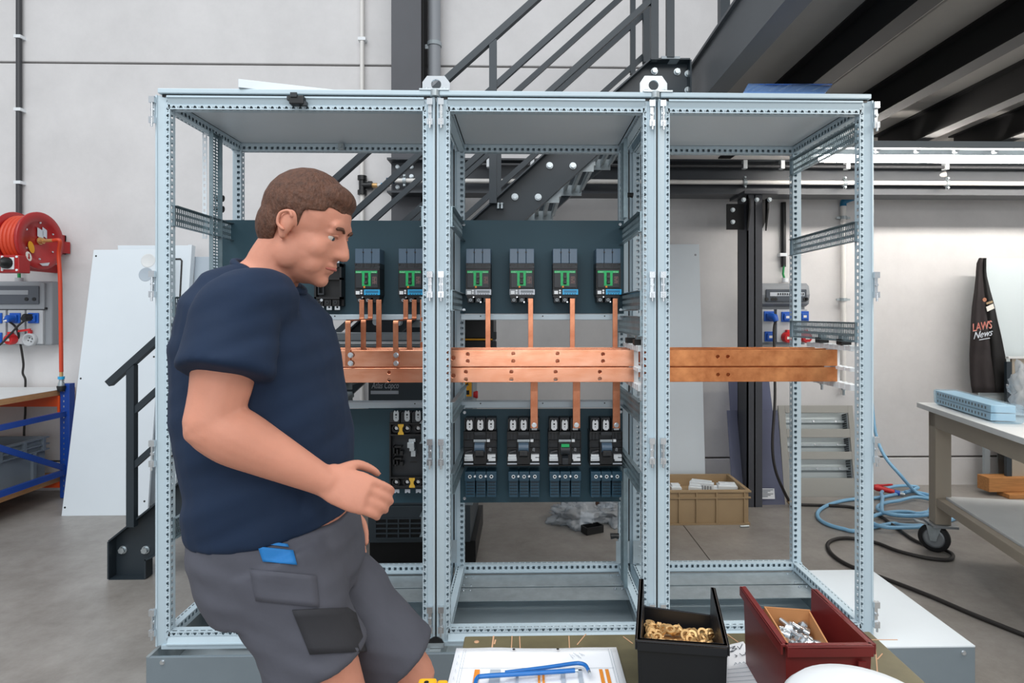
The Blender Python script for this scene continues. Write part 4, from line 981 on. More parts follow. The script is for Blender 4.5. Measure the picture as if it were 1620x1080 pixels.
zm_ = WZ(103, 652, yb2); obj('end_brace', M().box(xe-.014, xe+.014, 1.35, yb2, zm_-.025, zm_+.012), 'blue_paint', rk)
zl_ = WZ(103, 743, yb2); obj('end_brace', M().box(xe-.014, xe+.014, 1.35, yb2, zl_-.028, zl_+.012), 'blue_paint', rk)
obj('diagonal_brace', M().bar((xe+.004, 1.35, zm_+.12), (xe+.004, yb2-.03, zl_+.02), .012, .04), 'blue_paint', rk)
obj('lower_shelf', M().box(xe-2.2, xe-.045, 1.28, YW-.08, zl_-.082, zl_-.05), 'wood_ply', rk)
obj('shelf_beam', M().box(xe-2.2, xe-.045, yb2-.02, yb2+.02, zl_-.13, zl_-.083), 'orange_steel', rk)
obj('screw', M().hexbolt((xe+.014, yb2-.02, zm_), (1, 0, 0), .008, .006), 'zinc', rk)
# grey crate on the lower shelf
def crate(name, x0, x1, y0, y1, z0, z1, mt, label, cat, par_group=None, t=.012, ribs=True, rim=.02):
    r = empty(name, ((x0+x1)/2, (y0+y1)/2, z0), label, cat)
    m = M(); m.box(x0, x1, y0, y1, z0, z0+t); obj('bottom', m, mt, r)
    for n_, bx in (('front_wall', (x0, x1, y0, y0+t)), ('back_wall', (x0, x1, y1-t, y1)), ('side_wall', (x0, x0+t, y0+t, y1-t)), ('side_wall', (x1-t, x1, y0+t, y1-t))):
        obj(n_, M().box(*bx, z0+t, z1), mt, r)
    for zz in (z1-.012, z1-.06, z1-.10)[:(3 if ribs else 1)]:
        m = M(); e = rim
        m.box(x0-e, x1+e, y0-e, y0, zz, zz+.010); m.box(x0-e, x1+e, y1, y1+e, zz, zz+.010); m.box(x0-e, x0, y0, y1, zz, zz+.010); m.box(x1, x1+e, y0, y1, zz, zz+.010)
        obj('rim_rib', m, mt, r)
    return r
sz = zl_-.05; ctop = WZ(80, 694, 2.3)
gc = crate('storage_crate', xe-.70, xe-.115, 1.55, 2.40, sz, ctop, 'grey_bin', 'ribbed grey crate on the lower shelf of the blue rack', 'crate')
for y in (1.75, 2.0, 2.2, 2.37): obj('upright_rib', M().box(xe-.116, xe-.093, y-.012, y+.012, ctop-.102, ctop+.001), 'grey_bin', gc)
obj('corner_rib', M().box(xe-.115, xe-.095, 2.27, 2.30, sz, ctop-.1), 'grey_bin', gc)
pr = W(13, 699, 2.05)
rbv = empty('red_fitting', (xe-.28, 2.05, ctop-.05), 'shiny red fittings lying in the grey rack crate', 'fitting')
m = M(); m.ball((xe-.26, 2.1, ctop-.02), .045); obj('knob', m, 'red_plastic', rbv); m = M().cyl((xe-.30, 1.95, ctop-.04), (xe-.27, 2.05, ctop-.03), .03, 12); obj('stem', m, 'red_plastic', rbv)
obj('filler', M().box(xe-.66, xe-.13, 1.58, 2.38, sz+.013, ctop-.075), 'grey_plastic', rbv)
# leaning white panels
def lean(name, uvb, uvt, ytop, mt, label, cat, th=.018, grp=None):
    bl, br = FL(*uvb[0]), FL(*uvb[1]); tl, tr = W(*uvt[0], ytop), W(*uvt[1], ytop)
    r = empty(name, ((bl.x+br.x)/2, (bl.y+br.y)/2, 0), label, cat, grp)
    o = obj('sheet', M().slab([bl, br, tr, tl], -th), mt, r, bevel=.002); return r, bl, br, tl, tr
def on(bl, br, tl, tr, s, t, off):
    n_ = (br-bl).cross(tl-bl).normalized(); p_ = (bl*(1-s)+br*s)*(1-t)+(tl*(1-s)+tr*s)*t; return p_+n_*off, n_
r, *c4 = lean('door_panel', ((97, 816), (233, 815)), ((148, 395), (262, 394)), 2.33, 'panel_white', 'large white sheet panel with round cut-outs leaning beside the rack', 'panel')
nrm = on(*c4, .5, .5, 0)[1]
for s, t in ((.03, .03), (.035, .50), (.045, .975), (.955, .05), (.945, .58)):
    p_, n_ = on(*c4, s, t, .0); obj('screw_hole', M().cyl(p_, p_+n_*.001, .007, 8), 'black_plastic', r)
for s, t in ((.77, .955), (.755, .90)):
    p_, n_ = on(*c4, s, t, .001); obj('round_cutout', M().lathe(p_, n_, [(.0001, 0), (.046, 0), (.05, .0012), (.052, 0)], 26), 'panel_grey' if t < .94 else 'top_white', r)
r, *c4 = lean('door_panel', ((212, 800), (278, 800)), ((186, 388), (306, 388)), 2.46, 'panel_white', 'white door leaf with black sealing strip behind the panel with cut-outs', 'panel', th=.03)
sx_ = [on(*c4, s, t, .004)[0] for s, t in ((.2, .945), (.86, .945), (.86, .05))]
obj('seal', M().tube([sx_[0], sx_[0].lerp(sx_[1], .90), sx_[0].lerp(sx_[1], .97), sx_[1].lerp(sx_[2], .008), sx_[1].lerp(sx_[2], .03), sx_[2]], .006, 6), 'cable_black', r)
obj('fold', M().slab([on(*c4, .95, 0, .0)[0], on(*c4, 1, 0, 0)[0], on(*c4, 1, 1, 0)[0], on(*c4, .95, 1, 0)[0]], .02), 'panel_white', r)
lean('sheet_panel', ((290, 800), (352, 800)), ((308, 406), (420, 406)), 2.50, 'panel_grey', 'blue grey sheet panel leaning on the wall behind the man', 'panel')
# ------------------------------------------------------------------ compressor under the stairs
ycf = FL(650, 893).y
ca, cb = WX(582, ycf), WX(752, ycf)
cp = empty('air_compressor', ((ca+cb)/2, ycf+.35, 0), 'dark grey air compressor standing under the stairs, behind the middle frames', 'compressor')
zb0 = WZ(650, 858, ycf); ztc = WZ(650, 612, ycf)-.02
obj('plinth', M().box(ca+.005, cb, ycf+.02, ycf+.65, 0, zb0), 'black_plastic', cp)
zt1 = WZ(650, 604, ycf+.02)
obj('housing', M().box(ca, WX(744, ycf), ycf, ycf+.62, zb0, WZ(650, 800, ycf)), 'compressor', cp, bevel=.004)
obj('upper_housing', M().box(ca, WX(728, ycf), ycf+.01, ycf+.62, WZ(650, 800, ycf), WZ(650, 592, ycf)), 'compressor', cp, bevel=.004)
obj('control_column', M().box(WX(728, ycf), WX(748, ycf), ycf, ycf+.3, WZ(650, 800, ycf), WZ(650, 591, ycf)), 'compressor_grey', cp, bevel=.003)
ga, gb = W(594, 851, ycf), W(667, 819, ycf)
obj('grille_well', M().box(ga.x, gb.x, ycf-.001, ycf, ga.z, gb.z), 'black_plastic', cp)
for k in range(5): z = ga.z+(gb.z-ga.z)*k/4; obj('grille_bar', M().box(ga.x, gb.x, ycf-.008, ycf-.001, z-.004, z+.004), 'compressor', cp)
for k in range(5): x = ga.x+(gb.x-ga.x)*k/4; obj('grille_bar', M().box(x-.004, x+.004, ycf-.007, ycf-.001, ga.z, gb.z), 'compressor', cp)
tp_ = W(588, 614, ycf+.01)
wdt = WX(630.5, ycf)-tp_.x
tt = text('brand_lettering', 'Atlas Copco', .05, (tp_.x, ycf+.006, tp_.z), EX, EZ, 'trip_grey', cp, shear=.28, ext=.001)
bw = max(v.co.x for v in tt.data.vertices)-min(v.co.x for v in tt.data.vertices)
ox = min(v.co.x for v in tt.data.vertices)
for v in tt.data.vertices: v.co.x = ox+(v.co.x-ox)*wdt/bw
a, b = W(586, 623.5, ycf), W(630, 618, ycf); obj('white_stripe', M().box(a.x, b.x, ycf+.006, ycf+.01, a.z, b.z), 'trip_grey', cp)
for k, (v0, v1) in enumerate(((592, 601), (602, 614), (614, 627))):
    a, b = W(733, v1, ycf), W(744, v0, ycf); o = obj('warning_sticker', M().box(a.x-.004, b.x+.008, ycf-.003, ycf, a.z, b.z), 'sticker_yellow', cp); w_ = b.x-a.x
    mm = M(); cxx, czz = (a.x+b.x)/2+.002, (a.z+b.z)/2
    if k == 1: mm.prism([(cxx-.006, ycf-.004, czz-.012), (cxx+.012, ycf-.004, czz), (cxx+.004, ycf-.004, czz+.002), (cxx+.008, ycf-.004, czz+.014), (cxx-.010, ycf-.004, czz+.0)], (0, .001, 0))
    else: mm.box(cxx-.012, cxx+.012, ycf-.004, ycf-.003, czz-.012, czz+.012)
    obj('pictogram', mm, 'black_plastic', o)
p_ = W(756, 624, ycf+.05); obj('stop_button', M().tube([p_+Vector((-.03, 0, 0)), p_+Vector((-.008, 0, 0)), p_+Vector((0, 0, 0))], [.014, .022, .020], 14), 'red_plastic', cp)
# silver cooler on top and the black unit beside it
yt_ = .74
ct_ = empty('profile_stand', (WX(600, yt_), yt_+.12, 0), 'silver grey ribbed metal casing on a stand, behind the copper strips of the first frame', 'casing')
for v0, v1, mt_, dy in ((527, 539, 'compressor_grey', .02), (539, 545, 'galv', .0), (545, 549, 'compressor_grey', .01), (549, 572, 'galv', .0)):
    obj('casing', M().box(WX(506, yt_), WX(676, yt_), yt_+dy, yt_+.22, WZ(600, v1, yt_), WZ(600, v0, yt_)-.001), mt_, ct_, bevel=.003)
for u in (515, 672): obj('leg', M().box(WX(u, yt_)-.015, WX(u, yt_)+.015, yt_+.12, yt_+.15, 0, WZ(600, 572, yt_)), 'compressor', ct_)
yd = ycf+.10; zc_b = WZ(650, 592, ycf); zc_t = WZ(750, 572, yd)
obj('riser', M().box(WX(700, yd), WX(772, yd), yd-.01, yd+.36, zc_t-.02, zc_t), 'compressor', cp); obj('riser_post', M().box(WX(702, yd), WX(722, yd), yd+.05, yd+.3, zc_b, zc_t-.02), 'compressor', cp)
bt = empty('tool_case', (WX(755, yd), yd+.15, zc_t), 'black tool case with yellow line behind the left strip of the middle frame', 'case')
obj('upper_half', M().box(WX(718, yd), WX(781, yd), yd, yd+.35, WZ(750, 536, yd), WZ(750, 505, yd)), 'black_plastic', bt, bevel=.01)
obj('yellow_band', M().box(WX(718, yd), WX(779, yd), yd-.003, yd+.34, WZ(750, 538, yd), WZ(750, 535.5, yd)), 'sticker_yellow', bt)
obj('lower_half', M().box(WX(718, yd), WX(780, yd), yd, yd+.35, zc_t, WZ(750, 538, yd)), 'black_plastic', bt, bevel=.01)
for v in (530, 545): p_ = W(781, v, yd+.02); obj('latch', M().box(p_.x-.01, p_.x+.016, yd, yd+.06, p_.z-.025, p_.z+.02), 'dark_plastic', bt, bevel=.004)
# ------------------------------------------------------------------ plastic wrapping on the floor seen under the lower plate
def bag(name, c, sx, sy, sz, label, seed, mt='poly_bag', cat='plastic bag', n=64, floor_z=None):
    m = M(); rows = n//2
    for i in range(rows+1):
        for j in range(n):
            a, b = math.pi*i/rows, 2*math.pi*j/n; d = Vector((math.sin(a)*math.cos(b), math.sin(a)*math.sin(b), math.cos(a)))
            f = .70+.42*noise.noise(d*2.1+Vector((seed, 0, 0)))+.38*abs(noise.noise(d*4.2+Vector((0, seed, 0))))+.26*abs(noise.noise(d*9+Vector((0, 0, seed))))
            v = Vector((d.x*sx*f, d.y*sy*f, max(0.002-sz*.4, d.z*sz*f))); m.v.append(Vector(c)+v+Vector((0, 0, sz*.4)))
    m.f = [[i*n+j, i*n+(j+1) % n, (i+1)*n+(j+1) % n, (i+1)*n+j] for i in range(rows) for j in range(n)]; m.sm = [True]*len(m.f); m.mi = [0]*len(m.f)
    return obj(name, m, mt, None, label, cat)
p_ = FL(912, 826); bag('plastic_bag', (p_.x, p_.y, 0), .21, .17, .10, 'crumpled clear plastic bag with dark parts on the floor behind the middle frame', 3)
p_ = FL(968, 824); bag('plastic_bag', (p_.x+.05, p_.y+.02, 0), .17, .16, .10, 'crumpled clear plastic bag nearest the brown crate, on the floor', 8)
for k, (u, v, l) in enumerate(((893, 818, 'dark grey plastic part inside the crumpled floor bag'), (905, 803, 'flat dark plastic part at the back of the floor bag'), (958, 815, 'dark grey part wrapped under a white label on the floor'))):
    p_ = FL(u, v); o = empty('plastic_part', (p_.x, p_.y, 0), l, 'part'); obj('shell', M().obox((p_.x, p_.y, .03), (.07, .02, 0), (-.012, .05, 0), (0, .01, .027)), 'dark_plastic', o, bevel=.008)
    if k == 2: obj('label', M().obox((p_.x+.01, p_.y, .059), (.05, .012, 0), (-.01, .04, .008), (0, 0, .001)), 'paper', o)
p_ = FL(937, 842); o = empty('plastic_part', (p_.x, p_.y, 0), 'small black open plastic tray on the floor behind the middle frame', 'part')
ax_ = Vector((.055, .025, 0)); ay_ = Vector((-.015, .03, 0))
obj('tray_bottom', M().obox((p_.x, p_.y, .006), ax_, ay_, (0, 0, .005)), 'black_plastic', o)
for s in (-1, 1): obj('tray_wall', M().obox(p_+ay_*s+Vector((0, 0, .025)), ax_, ay_*.08, (0, 0, .022)), 'black_plastic', o); obj('tray_wall', M().obox(p_+ax_*s+Vector((0, 0, .025)), ax_*.05, ay_, (0, 0, .022)), 'black_plastic', o)
p2 = FL(927, 832); obj('scrap_sheet', M().slab([Vector((p2.x-.04, p2.y, .004)), Vector((p2.x+.05, p2.y-.01, .004)), Vector((p2.x+.06, p2.y+.04, .07)), Vector((p2.x-.03, p2.y+.05, .08))], .002), 'paper', None, 'small white paper scrap standing by the black plastic tray', 'paper')
# dolly in the first frame
yk = .22
dl = empty('dolly', (W(430, 975, .25).x, .25, .03), 'black board dolly with slotted handhold lying inside the widest frame', 'dolly')
zt_d = .20; P = [(338, 985), (358, 948), (385, 935), (520, 933), (545, 985), (535, 992), (345, 993)]
P = [FL(u, v, zt_d) for u, v in P]
hole_ = [FL(u, v, zt_d) for u, v in ((366, 970), (374, 968), (395, 945), (392, 941), (384, 942), (366, 962))]
obj('board', M().prism(P, (0, 0, -.03), [hole_]), 'rubber', dl)
P2 = [p_+Vector((0, 0, .0005)) for p_ in P]
for u, v in ((372, 996), (520, 996), (400, 950), (510, 950)):
    p_ = FL(u, v-2, .17); c_ = obj('caster', M().cyl((p_.x-.012, p_.y+.02, .05), (p_.x+.012, p_.y+.02, .05), .038, 16), 'rubber', dl); obj('fork', M().box(p_.x-.018, p_.x+.018, p_.y+.005, p_.y+.035, .05, .172), 'galv_dull', c_)
# ------------------------------------------------------------------ right of the room
r, *c4 = lean('sheet_panel', ((1000, 790), (1117, 790)), ((1000, 386), (1106, 386)), 2.60, 'panel_white', 'tall white sheet panel leaning on the wall behind the brown crate', 'panel')
p_, n_ = on(*c4, .94, .955, 0); obj('corner_hole', M().cyl(p_, p_+n_*.001, .009, 10), 'pipe_grey', r)
def plexi(label, uvb, uvt, yt, lab=False):
    bl, br = FL(*uvb[0]), FL(*uvb[1]); tl, tr = W(*uvt[0], yt), W(*uvt[1], yt)
    r = empty('plastic_sheet', ((bl.x+br.x)/2, bl.y, 0), label, 'sheet'); obj('sheet', M().slab([bl, br, tr, tl], -.006), 'plexi', r); 
    if lab:
        q = [W(u, v, bl.y-.012+(bl.y*0)) for u, v in ((1200, 789), (1226, 789), (1225, 772.5), (1200.5, 772.5))]
        lb = obj('paper_label', M().slab(q, -.001), 'paper', r); m = M()
        for k in range(6): a_ = q[3].lerp(q[0], .14+.13*k); b_ = q[2].lerp(q[1], .14+.13*k); d = b_-a_; m.slab([a_+d*.08+Vector((0, -.002, 0)), a_+d*(.9-.17*(k % 3))+Vector((0, -.002, 0)), a_+d*(.9-.17*(k % 3))+Vector((0, -.002, .004)), a_+d*.08+Vector((0, -.002, .004))], .0005)
        obj('print', m, 'ink', lb)
plexi('clear violet tinted plastic sheet with a white label on its lower edge', ((1160, 799), (1242, 798)), ((1150, 649), (1230, 649)), 2.34, True)
plexi('second clear plastic sheet standing taller behind the labelled one', ((1163, 786), (1238, 786)), ((1150, 560), (1212, 560)), 2.50)
# louvred frame
bl, br, tl, tr = FL(1241, 786), FL(1362, 786), W(1231, 641, 2.56), W(1349, 641, 2.56)
lf = empty('louvre_panel', ((bl.x+br.x)/2, bl.y, 0), 'grey sheet frame with three wide openings leaning on the wall by the blue hose', 'panel')
C4 = (bl, br, tl, tr)
def bil(s, t, off=0): return on(*C4, s, t, off)[0]
def strip4(s0, s1, t0, t1, mt, nm, o0=0, th=.018): obj(nm, M().slab([bil(s0, t0, o0), bil(s1, t0, o0), bil(s1, t1, o0), bil(s0, t1, o0)], -th), mt, lf, bevel=.002)
strip4(0, .09, 0, 1, 'louver_grey', 'side_stile'); strip4(.93, 1, 0, 1, 'louver_grey', 'side_stile')
for t0, t1 in ((0, .20), (.40, .485), (.64, .735), (.915, 1)): strip4(.09, .93, t0, t1, 'louver_grey', 'cross_member')
strip4(.05, .97, .02, .98, 'louver_inner', 'back_sheet', -.10, .006)
for t0, t1 in ((.20, .40), (.485, .64), (.735, .915)):
    strip4(.06, .96, t0+(t1-t0)*.42, t0+(t1-t0)*.60, 'galv_dull', 'inner_rail', -.06, .02)
    obj('punched_side', M().slab([bil(.925, t0, -.02), bil(.925, t0, -.1), bil(.925, t1, -.1), bil(.925, t1, -.02)], .004), 'lip_grey', lf)
    for k in range(7): tt_ = t0+(t1-t0)*(k+.5)/7; obj('side_slot', M().slab([bil(.918, tt_-.004, -.03), bil(.918, tt_-.004, -.09), bil(.918, tt_+.006, -.09), bil(.918, tt_+.006, -.03)], .002), 'black_plastic', lf)
    for s in (.2, .5, .8): p_, n_ = on(*C4, s, t0+(t1-t0)*.52, -.058); obj('rail_screw', M().hexbolt(p_, n_, .007, .005), 'zinc', lf)
# right socket board
y0 = YW-.15
a, b = W(1205, 547, y0), W(1281, 445, y0); x0, x1 = a.x, b.x
r = empty('socket_board', ((x0+x1)/2, YW-.07, a.z), 'grey wall socket board with clear fuse window beside the dark column', 'socket board', 'grey socket boards on the wall')
obj('back_plate', M().box(x0, x1, YW-.07, YW-.002, WZ(0, 547, y0), WZ(0, 452, y0)), 'socket_box', r, bevel=.006)
zc0, zc1 = WZ(0, 484, y0), WZ(0, 446, y0); pr_ = [(y0+.06, zc0), (y0+.01, zc0+.02), (y0-.005, (zc0+zc1)/2), (y0+.01, zc1-.025), (y0+.05, zc1), (YW-.07, zc1), (YW-.07, zc0)]
obj('fuse_hood', M().prism([(x0+.0, y, z) for y, z in pr_], (x1-x0+.0, 0, 0)), 'socket_box', r, bevel=.004)
obj('fuse_window', M().box(x0+.03, x1-.03, y0-.014, y0-.002, zc0+.035, zc1-.05), 'smoke_glass', r, bevel=.005)
obj('breaker_row', M().box(x0+.06, x1-.05, y0-.017, y0-.014, (zc0+zc1)/2-.012, (zc0+zc1)/2+.018), 'trip_grey', r)
for k in range(12): x = x0+.12+.018*k; obj('breaker_lever', M().box(x, x+.008, y0-.022, y0-.017, (zc0+zc1)/2-.005, (zc0+zc1)/2+.012), 'dark_plastic', r)
for u in (1213, 1222, 1227, 1280, 1273): p_ = W(u if u < 1275 else 1276, 473, y0-.014); obj('window_latch', M().cyl(p_, p_+Vector((0, -.004, 0)), .014, 10), 'black_plastic', r)
for ua, ub in ((1204, 1227), (1231.5, 1254.5), (1258, 1280)):
    a, b = W(ua, 541.5, y0), W(ub, 489, y0); obj('socket_face', M().box(a.x, b.x, y0+.03, y0+.09, a.z, b.z), 'socket_face', r, bevel=.003)
for u, v, k in ((1216, 500, 'blue'), (1243.5, 501, 'blue'), (1271, 500, 'blue'), (1217, 532, 'blue'), (1244, 533, 'red'), (1273, 533, 'red')): sock(r, W(u, v, y0+.03), k, .95)
p_ = W(1218, 500, y0)
pl = empty('power_lead', (p_.x, p_.y, 0), 'black lead from a blue plug falling down past the plastic sheets to the floor', 'cable')
obj('plug', M().tube([p_+Vector((0, .0, 0)), p_+Vector((.015, -.05, -.01)), p_+Vector((.025, -.06, -.04))], [.028, .03, .02], 12), 'blue_socket', pl)
path = [p_+Vector((.025, -.06, -.03)), W(1224.5, 520, 2.45), W(1225, 560, 2.4), W(1226, 630, 2.2), W(1222, 700, 2.12), W(1226, 740, 2.1), W(1238, 772, 2.1), FL(1252, 796, .012)]
fp = [(1268, 798), (1300, 799), (1340, 801), (1362, 806), (1390, 815), (1415, 832), (1450, 856), (1490, 868), (1507, 877), (1500, 885), (1465, 882), (1420, 871), (1385, 858), (1345, 851), (1320, 853), (1309, 862), (1318, 878), (1345, 895), (1400, 915), (1470, 942), (1540, 972), (1620, 1004), (1700, 1035)]
obj('cord', M().tube(bez(path+[FL(u, v, .012) for u, v in fp], 5), .0105, 8), 'cable_black', pl)
q = W(1250, 790, 2.05); obj('cable_tie', M().tube([FL(1247, 792, .03), FL(1252, 797, .02), FL(1258, 800, .012)], .014, 8), 'tan_plastic', pl)
# black conduit and white pipe on the right wall
for u, v0, v1, lb in ((1239.5, 300, 422, 'dark vertical conduit with green earth wire above the right socket board'),):
    x = WX(u, YW-.03); r = empty('cable_conduit', (x, YW-.03, WZ(u, v1, YW)), lb, 'conduit')
    obj('tube', M().cyl((x, YW-.03, WZ(u, v1, YW-.03)), (x, YW-.03, 2.30), .02, 12), 'black_plastic', r)
    obj('earth_wire', M().tube([(x, YW-.04, WZ(u, v1, YW)+.02), (x-.01, YW-.045, WZ(u, 434, YW)), (x+.005, YW-.05, WZ(u, 445, YW))], .009, 8), 'cable_green', r)
    obj('gland', M().cyl((x+.004, YW-.05, WZ(u, 447, YW)), (x+.004, YW-.05, WZ(u, 440, YW)), .024, 10), 'light_plastic', r)
    for v in (404,): obj('clip', M().box(x-.035, x+.022, YW-.05, YW, WZ(u, v+2, YW), WZ(u, v-3, YW)), 'light_plastic', r)
x = WX(1334, YW-.05); r = empty('air_pipe', (x, YW-.05, .9), 'white vertical air pipe with blue elbow on the wall between right frame posts', 'pipe')
zt_ = WZ(1334, 326, YW-.05)
obj('tube', M().cyl((x, YW-.05, .75), (x, YW-.05, zt_), .0215, 12), 'white_pipe', r); obj('elbow', M().tube(bez([(x, YW-.05, zt_), (x+.006, YW-.055, zt_+.04), (x+.06, YW-.10, zt_+.06)], 4), .026, 12), 'cyan_dark', r)
obj('branch', M().cyl((x+.05, YW-.09, zt_+.055), (x+.62, YB+.0, zt_+.19), .0215, 12), 'white_pipe', r)
for v in (346, 474): z = WZ(1334, v, YW); m = M().ring((x, YW-.05, z-.012), (0, 0, 1), .022, .03, .024, 14); m.box(x-.055, x-.028, YW-.055, YW-.045, z-.008, z+.008); m.box(x+.028, x+.055, YW-.055, YW-.045, z-.008, z+.008); m.box(x-.008, x+.008, YW-.04, YW, z-.008, z+.008); obj('pipe_clamp', m, 'galv_dull', r)
m = M(); ez = [W(1386, 640, YW-.05), W(1386, 520, YW-.05)]
# brown crate with switch modules
yc0 = FL(1150, 829).y; ztc = WZ(1150, 775, yc0)
gx0, gx1 = WX(1046, yc0), WX(1184, yc0)
cr = crate('storage_crate', gx0, gx1, yc0, yc0+.40, 0.004, ztc, 'tan_plastic', 'brown plastic crate with white switch modules on the floor by the plastic sheets', 'crate', ribs=False, rim=.014)
obj('rim_rib', M().box(gx0-.012, gx1+.012, yc0-.014, yc0, ztc-.052, ztc-.044), 'tan_plastic', cr)
for u in (1074, 1101.5, 1133, 1177): x = WX(u, yc0); obj('upright_rib', M().box(x-.004, x+.004, yc0-.012, yc0, .01, ztc-.005), 'tan_plastic', cr)
obj('base_lip', M().box(gx0-.006, gx1+.008, yc0-.012, yc0+.02, .0, .012), 'tan_plastic', cr)
obj('handle_lip', M().box(WX(1103, yc0), WX(1133, yc0), yc0-.006, yc0, WZ(0, 793, yc0)-.004, WZ(0, 793, yc0)), 'tan_plastic', cr)
zf = ztc-.05
fb = empty('carton', ((gx0+gx1)/2, yc0+.2, .02), 'flat cardboard layer filling the brown crate below the white modules', 'carton')
obj('sheet', M().box(gx0+.02, gx1-.02, yc0+.02, yc0+.38, .017, zf-.03), 'tan_plastic', fb)
def module(u, v, yaw_, w_, d_, h_, lb, ribs=0):
    p_ = W(u, v, yc0+.18); p_.z = zf-.03; r = empty('switch_module', p_, lb, 'switch module', 'white modules in the brown crate'); ca, sa = math.cos(yaw_), math.sin(yaw_); ax, ay = Vector((ca, sa, 0)), Vector((-sa, ca, 0))
    obj('case', M().obox(p_+EZ*h_/2, ax*w_/2, ay*d_/2, EZ*h_/2), 'light_plastic', r, bevel=.003)
    obj('top_step', M().obox(p_+EZ*(h_+.006), ax*w_*.42, ay*d_*.25, EZ*.008), 'light_plastic', r, bevel=.002)
    for k in range(ribs): obj('front_slot', M().obox(p_+ax*(w_*(-.4+.8*k/(ribs-1)))-ay*(d_/2+.001)+EZ*h_*.6, ax*.005, ay*.001, EZ*h_*.2), 'grey_plastic', r)
module(1068, 768, .0, .07, .09, .06, 'white module at the far left of the brown crate beside the frame post')
module(1100, 770, -.35, .09, .06, .055, 'low white module in front of the long ribbed one')
module(1110, 764, -.45, .16, .045, .085, 'long white ribbed module standing slanted in the crate', 8)
module(1128, 768, -.1, .07, .05, .045, 'small white block between the two larger modules in the crate')
module(1150, 768, -.15, .13, .09, .065, 'flat white square module at the right of the crate')
p_ = FL(1178, 834); obj('bolt_shank', M().cyl((p_.x-.03, p_.y, .007), (p_.x+.03, p_.y+.005, .007), .007, 8), 'galv', None, 'short bright metal pin on the floor in front of the brown crate', 'pin')
p_ = FL(962, 805); obj('wood_block', M().box(p_.x-.10, p_.x+.10, p_.y, p_.y+.12, 0, .07), 'dark_wood', None, 'dark brown wooden block on the floor behind the plastic bags', 'block')
# blue air hose coil
def ell(cx, cy, rx, ry, z, a0, a1, n=16): return [FL(cx+rx*math.cos(math.radians(a0+(a1-a0)*k/n)), cy+ry*math.sin(math.radians(a0+(a1-a0)*k/n)), z) for k in range(n)]
ah = empty('air_hose', FL(1430, 810), 'light blue air hose lying in loops on the floor by the bench wheel', 'hose')
P = [W(1372, 560, 2.62), W(1378, 620, 2.6), W(1385, 684, 2.55), W(1400, 722, 2.42), W(1425, 752, 2.3), FL(1450, 779, .02), FL(1480, 790, .015)]
P += ell(1445, 806, 78, 25, .013, -40, 130, 14)+ell(1388, 814, 95, 27, .013, 110, 285, 12)+ell(1425, 791, 55, 14, .02, 285, 400, 8)+ell(1440, 803, 52, 12, .03, 60, 270, 10)+ell(1440, 810, 60, 24, .028, -85, 110, 10)+ell(1425, 822, 48, 13, .035, 110, 330, 10)+ell(1440, 806, 45, 10, .045, 0, 200, 8)+ell(1430, 781, 36, 13, .03, 160, 330, 8)+[FL(1440, 776, .03), FL(1432, 778, .03)]
obj('hose', M().tube(bez(P, 4), .0125, 8), 'hose_blue', ah)
g0 = FL(1387, 771, .05); g1 = FL(1426, 781, .02)
gn = empty('blow_gun', (g0.x, g0.y, 0), 'red air gun with blue collar lying on the blue hose coil', 'air gun')
d = (g1-g0).normalized()
obj('body', M().tube([g0-d*.02, g0, g0+d*.05, g0+d*.12], [.02, .026, .021, .017], 12), 'red_plastic', gn); obj('collar', M().cyl(g0+d*.12, g0+d*.155, .02, 14), 'blue_socket', gn); obj('nipple', M().tube([g0+d*.155, g0+d*.17, g0+d*.19], [.011, .014, .010], 10), 'galv', gn)
obj('trigger', M().tube(bez([g0+EZ*.02, g0+d*.04+EZ*.03, g0+d*.11+EZ*.055], 4), [.008]*8+[.005], 8), 'red_plastic', gn)
# workbench on wheels
A = (FW+RT*.198).normalized(); E1 = -A; E2 = Vector((A.y, -A.x, 0)); ZB = .862
Cn = FL(1450, 636, ZB)
def T(s, t, z): return Vector((Cn.x, Cn.y, 0))+E1*s+E2*t+EZ*z
wb = empty('workbench', T(.9, .4, 0), 'beige workbench with white top on swivel wheels beside the hose coil', 'workbench')
def tb(s0, s1, t0, t1, z0, z1): return M().obox((T(s0, t0, z0)+T(s1, t1, z1))/2, E1*(s1-s0)/2, E2*(t1-t0)/2, EZ*(z1-z0)/2)
obj('bench_top', tb(0, 1.9, 0, .85, ZB-.03, ZB), 'top_white', wb, bevel=.003)
for t in (.045, .72): obj('side_apron', tb(.05, 1.85, t, t+.085, ZB-.13, ZB-.031), 'bench_beige', wb, bevel=.003)
obj('end_apron', tb(.05, .13, .13, .72, ZB-.13, ZB-.031), 'bench_beige', wb)
